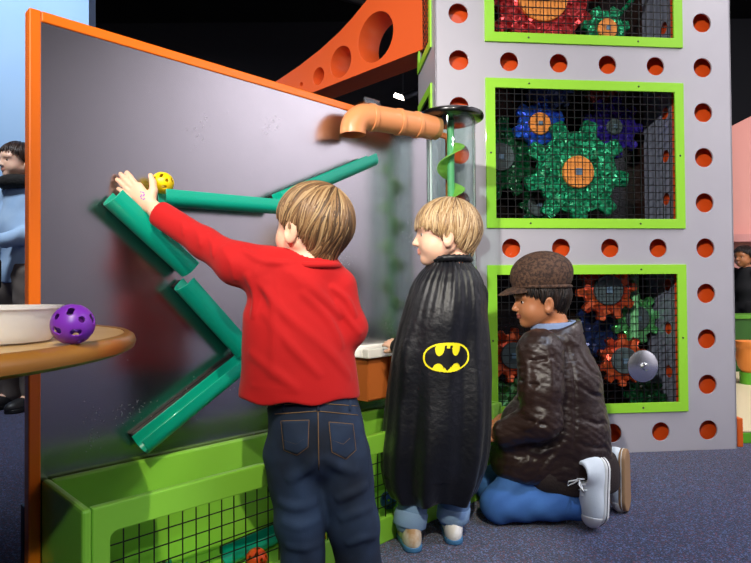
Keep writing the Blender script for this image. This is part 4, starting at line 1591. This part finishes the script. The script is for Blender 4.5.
    # bat: wings filling the oval, cut by two scallops above and two below
    def bat(a, b):
        x = abs(a)
        if not oval_in(a, b): return False
        if b > 0:
            # scallop between wing and head
            if ((x - .34) / .185) ** 2 + ((b - .62) / .52) ** 2 < 1: return False
            if x < .34 and b > .62 and not (x < .15 and b < .62 + .0): 
                # ears
                if not (.07 < x < .16 and b < .80): return False
            if x < .16 and b > .45 and not (b < .62 + 0 or (.07 < x < .16 and b < .80)): return False
            if x > .34 and x < .46 and b > .84: return False
        else:
            if ((x - .37) / .24) ** 2 + ((b + .92) / .52) ** 2 < 1: return False
            if x < .14 and b < -.62 - .0 + (-.9 + .62) * (1 - x / .14): return False
        return True
    YEL = M('yellow_print', 'f2e21c', .5)
    em = emblem('emblem', oval, .0022, YEL, cp)
    em['label'] = 'yellow oval emblem with a black bat shape'
    emblem('bat_shape', bat, .0034, M('black_print', '0b0b10', .5), cp)
    return body
caped_child()

# ------------------------------------------------------------------ kneeling child in brown jacket and cap
def kneeling_child():
    s = .90
    hc = J(540, 299, 1.85)
    fw = np.array((-1, .02, -.10))
    Rm = frame(x=fw, z=(-.05, 0, 1))
    nk = hc + Rm @ (np.array((-.035, 0, -.075)) * s)
    t0, t1, t2, t3 = J(556, 345, 1.85), J(560, 385, 1.85), J(566, 425, 1.85), J(574, 462, 1.85)
    side = ((0, 1, 0), 1.0)
    shL, elL, foL = J(540, 352, 1.735), J(541, 420, 1.70), J(502, 434, 1.755)
    shR, elR, foR = J(552, 352, 1.96), J(535, 415, 1.99), J(502, 420, 1.96)
    def G(px, z, y):
        q = J(px, 400, y); q[2] = z; return q
    knL, anL = G(499, .060, 1.785), G(578, .066, 1.77)
    knR, anR = G(492, .062, 1.95), G(598, .075, 1.90)
    hpL, hpR = J(582, 470, 1.80), J(582, 470, 1.91)
    hpL[2] = .185; hpR[2] = .185
    tkL, tkR = G(512, .125, 1.80), G(508, .125, 1.93)
    toeL = G(590, .012, 1.752); 
    def skin(p):
        q = head_q(p, hc, Rm, s)
        d = head_local(q) * s
        d = smin(d, s_cap(p, nk, t0, .044, .06), .02)
        d = smin(d, s_chain(p, [t0, t1, t2, t3], [.07, .095, .10, .10], .03), .03)
        d = smin(d, s_chain(p, [shL, elL, foL], [.036, .030, .022], .015), .02)
        d = smin(d, hand_fn(foL, (-1, .15, -.15), (.0, -.75, .6), .95, -1, (.25, .4, .4))(p), .01)
        d = smin(d, s_chain(p, [shR, elR, foR], [.036, .030, .022], .015), .02)
        d = smin(d, hand_fn(foR, (-1, .0, -.25), (0, .3, .9), .95, 1, (.3, .5, .4))(p), .01)
        for hp, tk, kn, an in ((hpL, tkL, knL, anL), (hpR, tkR, knR, anR)):
            d = smin(d, s_cap(p, hp, tk, .045, .035), .02)
            d = smin(d, s_chain(p, [tk, kn, an], [.035, .036, .027], .02), .02)
            d = smin(d, s_cap(p, an, an + np.array((.025, 0, -.03)), .026, .018), .01)
        return d
    body = sdf_obj('person', skin, np.array((.25, 1.55, 0)), np.array((.82, 2.1, .92)), .0032, [SKIN2, LIPS2], None, lips_slots(hc, Rm, s))
    tag(body, 'child in brown jacket and cap kneeling on the carpet before the gear windows', 'person')
    eyes(hc, Rm, s, body, '2a1a10')
    DH = M('black_hair', '120e0c', .5)
    brows(hc, Rm, s, body, DH)
    line = ([0, 30, 52, 68, 80, 96, 112, 130, 180], [.03, .03, .018, .002, -.012, .004, -.035, -.055, -.066])
    make_hair('hair', hc, Rm, s, body, [DH, M('brown_black_hair', '2a1d16', .5)], .008, line, (-.3, 0, 1), 500, seed=8)
    # ---- cap
    CAPM = M('brown_woven', '5d4231', .8, bump=(260, .9, .003), var=(120, '33221a', .1))
    def crown(p):
        q = head_q(p, hc, Rm, s)
        d = s_ell(q, (-.012, 0, .078), (.108, .094, .086))
        d = smin(d, s_ell(q, (-.020, 0, .100), (.098, .09, .062)), .03)
        d = smax(d, (.040 + .10 * q[:, 0]) - q[:, 2], .006)
        return d * s
    cp = sdf_obj('cap', crown, hc - .16, hc + .17, .003, CAPM, body)
    def brim(p):
        q = head_q(p, hc, Rm, s)
        zz = .056 - .20 * np.maximum(q[:, 0] - .06, 0) - 3.5 * q[:, 1] ** 2 - .3 * np.maximum(q[:, 0] - .11, 0)
        e = (np.hypot((q[:, 0] - .055) / .093, q[:, 1] / .082) - 1) * .08
        return smax(smax(e, np.abs(q[:, 2] - zz) - .0032, .002), .06 - q[:, 0], .002) * s * .8
    sdf_obj('brim', brim, hc - .18, hc + .18, .003, CAPM, cp)
    pts = []
    for i in range(48):
        a = 2 * PI * i / 48
        q = np.array((-.012 + .0985 * math.cos(a), .0865 * math.sin(a), 0)); q[2] = .045 + .10 * q[0]
        pts.append(Vector(hc + Rm @ (q * s)))
    MB().tube(pts, .006, 8, closed=True).build('band', CAPM, cp, True)
    # ---- jacket
    LEA = M('brown_leatherette', '33241f', .36, bump=(20, .6, .010), var=(6, '241814', .25), coat=.1, stretch=(1, 1, 1.8))
    def jac0(p):
        d = s_chain(p, [J(556, 345, 1.85), J(560, 382, 1.85), J(562, 425, 1.85), J(566, 458, 1.85)], [.092, .122, .137, .142], .03)
        d = smin(d, s_chain(p, [shL, J(541, 388, 1.71), elL, J(506, 433, 1.745)], [.072, .064, .060, .044], .02), .02)
        d = smin(d, s_chain(p, [shR, elR, J(515, 418, 1.97)], [.070, .058, .046], .02), .03)
        d = smin(d, s_cap(p, J(527, 425, 1.84), J(523, 457, 1.825), .085, .105), .05)
        return d
    def hk(pts, h, w):
        return ([hit(jac0, a, b, 1.2) for a, b in pts], h, w)
    folds = [
        hk([(515, 352), (535, 362), (556, 356)], -.008, .006), hk([(513, 376), (534, 386), (560, 380)], -.008, .006),
        hk([(513, 398), (534, 410), (562, 402)], -.008, .006), hk([(518, 418), (540, 424), (562, 424)], -.007, .006),
        hk([(524, 432), (536, 424), (548, 414)], .007, .006),
        hk([(519, 340), (528, 365), (526, 400)], .006, .007), hk([(545, 340), (552, 370), (550, 410)], .006, .007),
        hk([(562, 330), (574, 370), (576, 420), (572, 462)], -.007, .005),
        hk([(576, 345), (590, 372), (604, 380)], -.007, .006), hk([(578, 385), (594, 396), (608, 398)], -.007, .006),
        hk([(577, 415), (594, 424), (610, 424)], -.007, .006), hk([(575, 442), (592, 448), (608, 448)], -.006, .006),
        hk([(560, 330), (575, 345), (590, 350)], .006, .007),
        hk([(525, 450), (540, 455), (560, 445)], .007, .008), hk([(515, 470), (530, 460), (540, 440)], .007, .008),
        hk([(545, 470), (556, 455), (566, 440)], .006, .008),
    ]
    def hem(p):
        # lower edge rises from the front to the back
        return np.interp(p[:, 0], [.40, .48, .56, .66, .75], [.135, .125, .135, .165, .185])
    def jacket(p):
        d = jac0(p) - s_folds(p, folds)
        w1 = np.sin(p[:, 0] * 95 + p[:, 2] * 60 + 3 * np.sin(p[:, 2] * 33 + p[:, 1] * 20)) 
        w2 = np.sin(p[:, 2] * 120 - p[:, 0] * 45 + 3 * np.sin(p[:, 0] * 41 + p[:, 1] * 30))
        d = d + .0012 * np.abs(w1) ** 3 + .0012 * np.abs(w2) ** 3
        d = smax(d, hem(p) - p[:, 2], .01)
        d = smax(d, -s_cap(p, nk + np.array((0, 0, -.04)), nk + np.array((-.01, 0, .09)), .048, .06), .008)
        return d
    jk = sdf_obj('jacket', jacket, np.array((.25, 1.55, .05)), np.array((.86, 2.12, .75)), .0042, LEA, body)
    # collar: blue denim turned up inside, jacket collar outside
    def ringc(r, dz, tilt):
        o = []
        for i in range(40):
            a = 2 * PI * i / 40
            b = nk + np.array((.004, 0, -.035 + dz))
            o.append(Vector(b + np.array((r * math.cos(a), r * math.sin(a) * .95, r * math.cos(a) * tilt))))
        return o
    mb = MB(); r1 = ringc(.058, -.012, .30); r2 = ringc(.068, .026, .06); r3 = ringc(.072, .020, .06); r4 = ringc(.073, -.020, .25)
    mb.grid([[a[i % 40] for a in (r1, r2, r3, r4)] for i in range(41)])
    mb.build('denim_collar', M('light_denim_collar', '7d8fb0', .85, bump=(400, .6, .002)), jk, True)
    mb = MB(); r1 = ringc(.070, -.034, .42); r2 = ringc(.074, .008, .36); r3 = ringc(.084, .002, .36); r4 = ringc(.092, -.040, .42)
    mb.grid([[a[i % 40] for a in (r1, r2, r3, r4)] for i in range(41)])
    mb.build('jacket_collar', LEA, jk, True)
    # dark sweater hem showing under the jacket
    def swe(p):
        d = s_chain(p, [J(566, 440, 1.85), J(572, 474, 1.85)], [.128, .134], .03)
        d = smin(d, s_cap(p, J(545, 470, 1.80), J(585, 470, 1.84), .075, .10), .03)
        return smax(smax(d, .095 - p[:, 2], .01), p[:, 2] - .20, .005)
    sdf_obj('sweater', swe, np.array((.35, 1.6, .05)), np.array((.84, 2.1, .3)), .005, M('dark_brown_knit', '2c211e', .9, bump=(200, .5, .003)), body)
    # ---- jeans: thighs folded over shins
    DEN = M('mid_blue_denim', '3f6fb4', .85, bump=(500, .5, .0015), var=(12, '335c9c', .25))
    def jeans(p):
        d = None
        for hp, tk, kn, an in ((hpL, tkL, knL, anL), (hpR, tkR, knR, anR)):
            e = s_cap(p, hp, tk, .062, .048)
            e = smin(e, s_chain(p, [tk + np.array((0, 0, -.02)), kn, an + np.array((-.012, 0, 0))], [.055, .056, .052], .02), .012)
            d = e if d is None else smin(d, e, .01)
        d = smin(d, s_ell(p, (hpL + hpR) / 2, (.07, .13, .085)), .03)
        d = d - .0022 * np.sin(p[:, 0] * 70 + 4 * np.sin(p[:, 2] * 30)) 
        d = smax(d, p[:, 0] - (anL[0] + .005), .003)
        return smax(d, .004 - p[:, 2], .003)
    sdf_obj('jeans', jeans, np.array((.25, 1.6, -.01)), np.array((.84, 2.1, .34)), .0042, DEN, body)
    # ---- canvas sneakers, toes tucked under, soles facing back
    CAN = M('white_canvas', 'dfe5e8', .8, bump=(400, .4, .0015))
    STR = M('dark_stripe', '2e2c38', .5)
    LACE = M('white_lace', 'f4f4f2', .8)
    n1 = np.array((.86, .42, .14)); x1 = np.array((-.12, -.08, -1))
    c1 = J(600, 490, 1.738); 
    shoe(c1, x1, -n1, .205, body, CAN, WHITERUB, LACE, STR)
    n2 = np.array((.80, -.58, .08)); x2 = np.array((-.02, -.06, -1))
    c2 = J(628, 480, 1.86)
    shoe(c2, x2, -n2, .20, body, CAN, M('tan_gum_sole', 'a07c58', .6), LACE, WHITERUB)
    return body
kneeling_child()
# ------------------------------------------------------------------ people farther back
def standing(label, x, y, hgt, yaw, top_m, leg_m, hair_m, skin_m, hands, hd_yaw=None, collar=None, hold=None, seedv=1, child=False):
    """hgt: full height; yaw: direction the body faces"""
    k = hgt
    hs = .92 if child else 1.12
    hh = .198 * hs
    o = np.array((x, y, 0.0))
    F = np.array((math.cos(yaw), math.sin(yaw), 0)); L = np.array((-F[1], F[0], 0)); U = np.array((0, 0, 1.0))
    def at(f, l, u): return o + F * f + L * l + U * u
    hy = yaw if hd_yaw is None else hd_yaw
    fw = np.array((math.cos(hy), math.sin(hy), -.04))
    Rm = frame(x=fw, z=U)
    hc = at(.02, 0, k - .1 * hs - .012)
    nk = hc + Rm @ np.array((-.03, 0, -.08)) * hs
    shz = k - hh - .06 * k / 1.6
    w = .115 * k if not child else .105 * k
    hipz = .50 * k
    tor = [at(0, 0, shz - .03 * k), at(.01, 0, shz - .16 * k), at(0, 0, hipz + .09 * k), at(0, 0, hipz)]
    trad = [.060 * k, .078 * k, .072 * k, .082 * k]
    flat = (F, 1.5)
    arms = []
    for sd in (1, -1):
        ha = hands[0] if sd == 1 else hands[1]
        s_ = at(0, sd * w * .95, shz - .015 * k)
        h_ = at(*ha)
        mid = (s_ + h_) / 2 + U * -.06 * k - F * .05 * k + L * sd * .035 * k
        arms.append((s_, mid, h_, sd))
    legs = [(at(0, sd * .052 * k, hipz), at(.015, sd * .056 * k, .27 * k), at(-.01, sd * .058 * k, .05 * k)) for sd in (1, -1)]
    def skin(p):
        d = head_local(head_q(p, hc, Rm, hs)) * hs
        d = smin(d, s_cap(p, nk, tor[0], .03 * k, .04 * k), .015)
        d = smin(d, s_chain(p, tor, [r * .85 for r in trad], .03, flat), .02)
        for s_, m_, h_, sd in arms:
            d = smin(d, s_chain(p, [s_, m_, h_], [.026 * k, .022 * k, .016 * k], .015), .02)
            d = smin(d, hand_fn(h_, (h_ - m_), F * .3 + L * sd, 1.0 * k / 1.3, -sd)(p), .01)
        for lg in legs:
            d = smin(d, s_chain(p, lg, [.045 * k, .032 * k, .024 * k], .02), .02)
            d = smin(d, s_cap(p, lg[2], lg[2] + F * .07 * k - U * .03 * k, .022 * k, .018 * k), .01)
        return d
    lo = o - np.array((.45, .45, .02)) * max(k, 1); hi = o + np.array((.45, .45, 0)) * max(k, 1) + U * (k + .05); lo[2] = -.01
    h = .0062
    body = sdf_obj('person', skin, lo, hi, h, [skin_m, LIPS], None, lips_slots(hc, Rm, hs))
    tag(body, label, 'person')
    eyes(hc, Rm, hs, body, '3a2c22')
    line = ([0, 30, 55, 72, 84, 98, 112, 130, 180], [.055, .05, .030, .0, -.02, -.02, -.05, -.07, -.085])
    make_hair('hair', hc, Rm, hs, body, hair_m, .013, line, (-.3, 0, 1), 350, seed=seedv, h=.005)
    def top(p):
        d = s_chain(p, tor, [r * 1.13 for r in trad], .03, flat)
        for s_, m_, h_, sd in arms:
            d = smin(d, s_chain(p, [s_, m_, h_], [.040 * k, .035 * k, .027 * k], .02), .03)
            dd = (h_ - m_) / np.linalg.norm(h_ - m_)
        d = d - .003 * np.sin(p[:, 2] * 42 + 3 * np.sin((p[:, 0] + p[:, 1]) * 17))
        d = smax(d, hipz - .03 * k - p[:, 2], .006)
        for s_, m_, h_, sd in arms:
            dd = (h_ - m_) / np.linalg.norm(h_ - m_)
            near = vlen(p - h_) < .09 * k
            d = np.where(near, np.maximum(d, (p - h_) @ dd + .01), d)
        return smax(d, -s_cap(p, nk - U * .03, nk + U * .1, .035 * k, .045 * k), .006)
    sdf_obj('jacket', top, lo, hi, h, top_m, body)
    def leg(p):
        d = s_chain(p, tor[2:], [.08 * k, .088 * k], .02, flat)
        for lg in legs:
            d = smin(d, s_chain(p, lg, [.060 * k, .046 * k, .038 * k], .02), .02)
        d = d - .002 * np.sin(p[:, 2] * 50 + 3 * np.sin(p[:, 0] * 20))
        return smax(smax(d, p[:, 2] - hipz - .04 * k, .005), .035 - p[:, 2], .004)
    sdf_obj('trousers', leg, lo, hi, h, leg_m, body)
    for lg in legs:
        cc = lg[2] + F * .03 * k; cc = np.array((cc[0], cc[1], 0.0))
        shoe(cc, F, U, .15 * k if not child else .16 * k, body, M('dark_shoe', '1c1a1c', .5), M('dark_sole', '101010', .6))
    if collar:
        ring = [Vector(nk + np.array((math.cos(a) * .062 * k, math.sin(a) * .062 * k, -.028 * k))) for a in [2 * PI * i / 30 for i in range(30)]]
        MB().tube(ring, .026 * k, 10, closed=True).build('scarf', collar, body, True)
    return body, at
DEN_L = M('pale_denim_jacket', 'b4cdea', .85, bump=(300, .5, .002), var=(8, '93b3da', .25))
pw = PY(21, 160, 3.6)
bw_, at_ = standing('woman in a pale denim jacket standing against the blue wall at the far left', pw.x, 3.6, 1.662, R_(248),
                    DEN_L, M('taupe_trousers', '6d625c', .9), [M('dark_brown_hair', '2a1a14', .45), M('brown_hair', '3d261b', .45)], SKIN,
                    ((.20, .06, 1.02), (.20, -.06, .98)), R_(238), M('dark_scarf', '1b1817', .9, bump=(60, .8, .01)), seedv=11)
# the dark bag she holds in front of her
bgp = at_(.27, .0, .84)
bag = thing('handbag', 'black handbag held by the woman in pale denim', 'bag', Vector(bgp), R_(248) - PI / 2)
MB().box((-.15, -.05, -.10), (.15, .05, .08)).build('body', M('black_leather', '121214', .4, bump=(90, .4, .003)), bag, bevel=.02, bevseg=3)
mb = MB().tube([(-.09, 0, .08), (-.07, 0, .14), (0, 0, .165), (.07, 0, .14), (.09, 0, .08)], .008, 8)
mb.build('handle', M('black_strap', '0d0d0e', .5), bag, True)
DARKJ = M('black_hoodie', '15161b', .9); DARKT = M('black_trousers', '101116', .9)
pd = PY(746, 300, 5.2)
standing('dark clothed child standing behind the green counter at the far right', pd.x, 5.2, 1.10, R_(200), DARKJ, DARKT,
         [M('black_brown_hair', '1a1210', .5)], SKIN2, ((.08, .16, .5), (.12, -.13, .62)), None, None, seedv=13, child=True)
# ------------------------------------------------------------------ light
def spot(name, loc, to, energy, col, size=60, blend=.4, radius=.08):
    l = bpy.data.lights.new(name, 'SPOT')
    l.energy = energy; l.color = col; l.spot_size = R_(size); l.spot_blend = blend; l.shadow_soft_size = radius
    o = bpy.data.objects.new(name, l); C.objects.link(o)
    o.location = loc
    o.rotation_euler = (Vector(to) - Vector(loc)).to_track_quat('-Z', 'Y').to_euler()
    return o
def area(name, loc, to, energy, col, sx, sy):
    l = bpy.data.lights.new(name, 'AREA')
    l.energy = energy; l.color = col; l.shape = 'RECTANGLE'; l.size = sx; l.size_y = sy
    o = bpy.data.objects.new(name, l); C.objects.link(o)
    o.location = loc
    o.rotation_euler = (Vector(to) - Vector(loc)).to_track_quat('-Z', 'Y').to_euler()
    return o
spot('key_spot', (-1.3, -1.9, 2.6), (.35, 2.2, 1.5), 780, (1, .95, .9), 40, .8, .07)
spot('front_spot', (.45, -2.2, 2.3), (-.05, 1.6, 1.22), 260, (1, .93, .85), 32, .8, .05)
spot('floor_spot', (1.5, .2, 3.4), (.85, 1.5, 0), 230, (.62, .76, 1), 30, .7, .05)
area('wall_wash', (3.3, 1.3, 3.95), (5.2, 1.5, 1.4), 300, (1, .97, .98), 2.2, .8)
area('hall_light', (1.0, -2.0, 4.1), (1.0, -2.0, 0), 60, (.9, .92, 1), 3, 2)
spot('blue_wash', (-2.4, 1.9, 3.8), (-2.8, 4.0, 1.3), 420, (.85, .93, 1), 110, .8, .25)
spot('trough_spot', (.35, -1.5, 3.3), (-.2, 1.42, .3), 400, (1, .93, .68), 22, .35, .03)
spot('corner_spot', (.4, -1.6, 1.95), (-.60, 1.15, .24), 110, (.8, 1, .9), 11, .8, .04)
spot('pale_fill', (2.5, 4.5, 3.8), (2.3, 6.0, 1.6), 18, (.8, .9, 1), 80, .8, .2)  # added lamp without a fixture, lifts the pale wall behind the tower
spot('beam_fill', (-1.6, .9, 3.7), (-.05, 3.1, 2.1), 160, (1, .92, .85), 40, .6, .1)  # added lamp without a fixture, brightens the arched beam
spot('pink_wash', (3.4, 4.2, 3.6), (3.9, 5.6, 1.0), 48, (1, .58, .5), 90, .8, .2)
w = bpy.data.worlds.new('world'); bpy.context.scene.world = w
w.use_nodes = True
w.node_tree.nodes['Background'].inputs[0].default_value = (.6, .65, .8, 1)
w.node_tree.nodes['Background'].inputs[1].default_value = .08
sc = bpy.context.scene
sc.view_settings.view_transform = 'Standard'
sc.view_settings.look = 'None'
sc.view_settings.exposure = 0
sc.view_settings.gamma = 1
sc.view_settings.use_curve_mapping = False
sc.cycles.use_denoising = True
sc.cycles.sample_clamp_indirect = 6
sc.cycles.caustics_reflective = True
sc.cycles.blur_glossy = .6
sc.cycles.transparent_max_bounces = 24
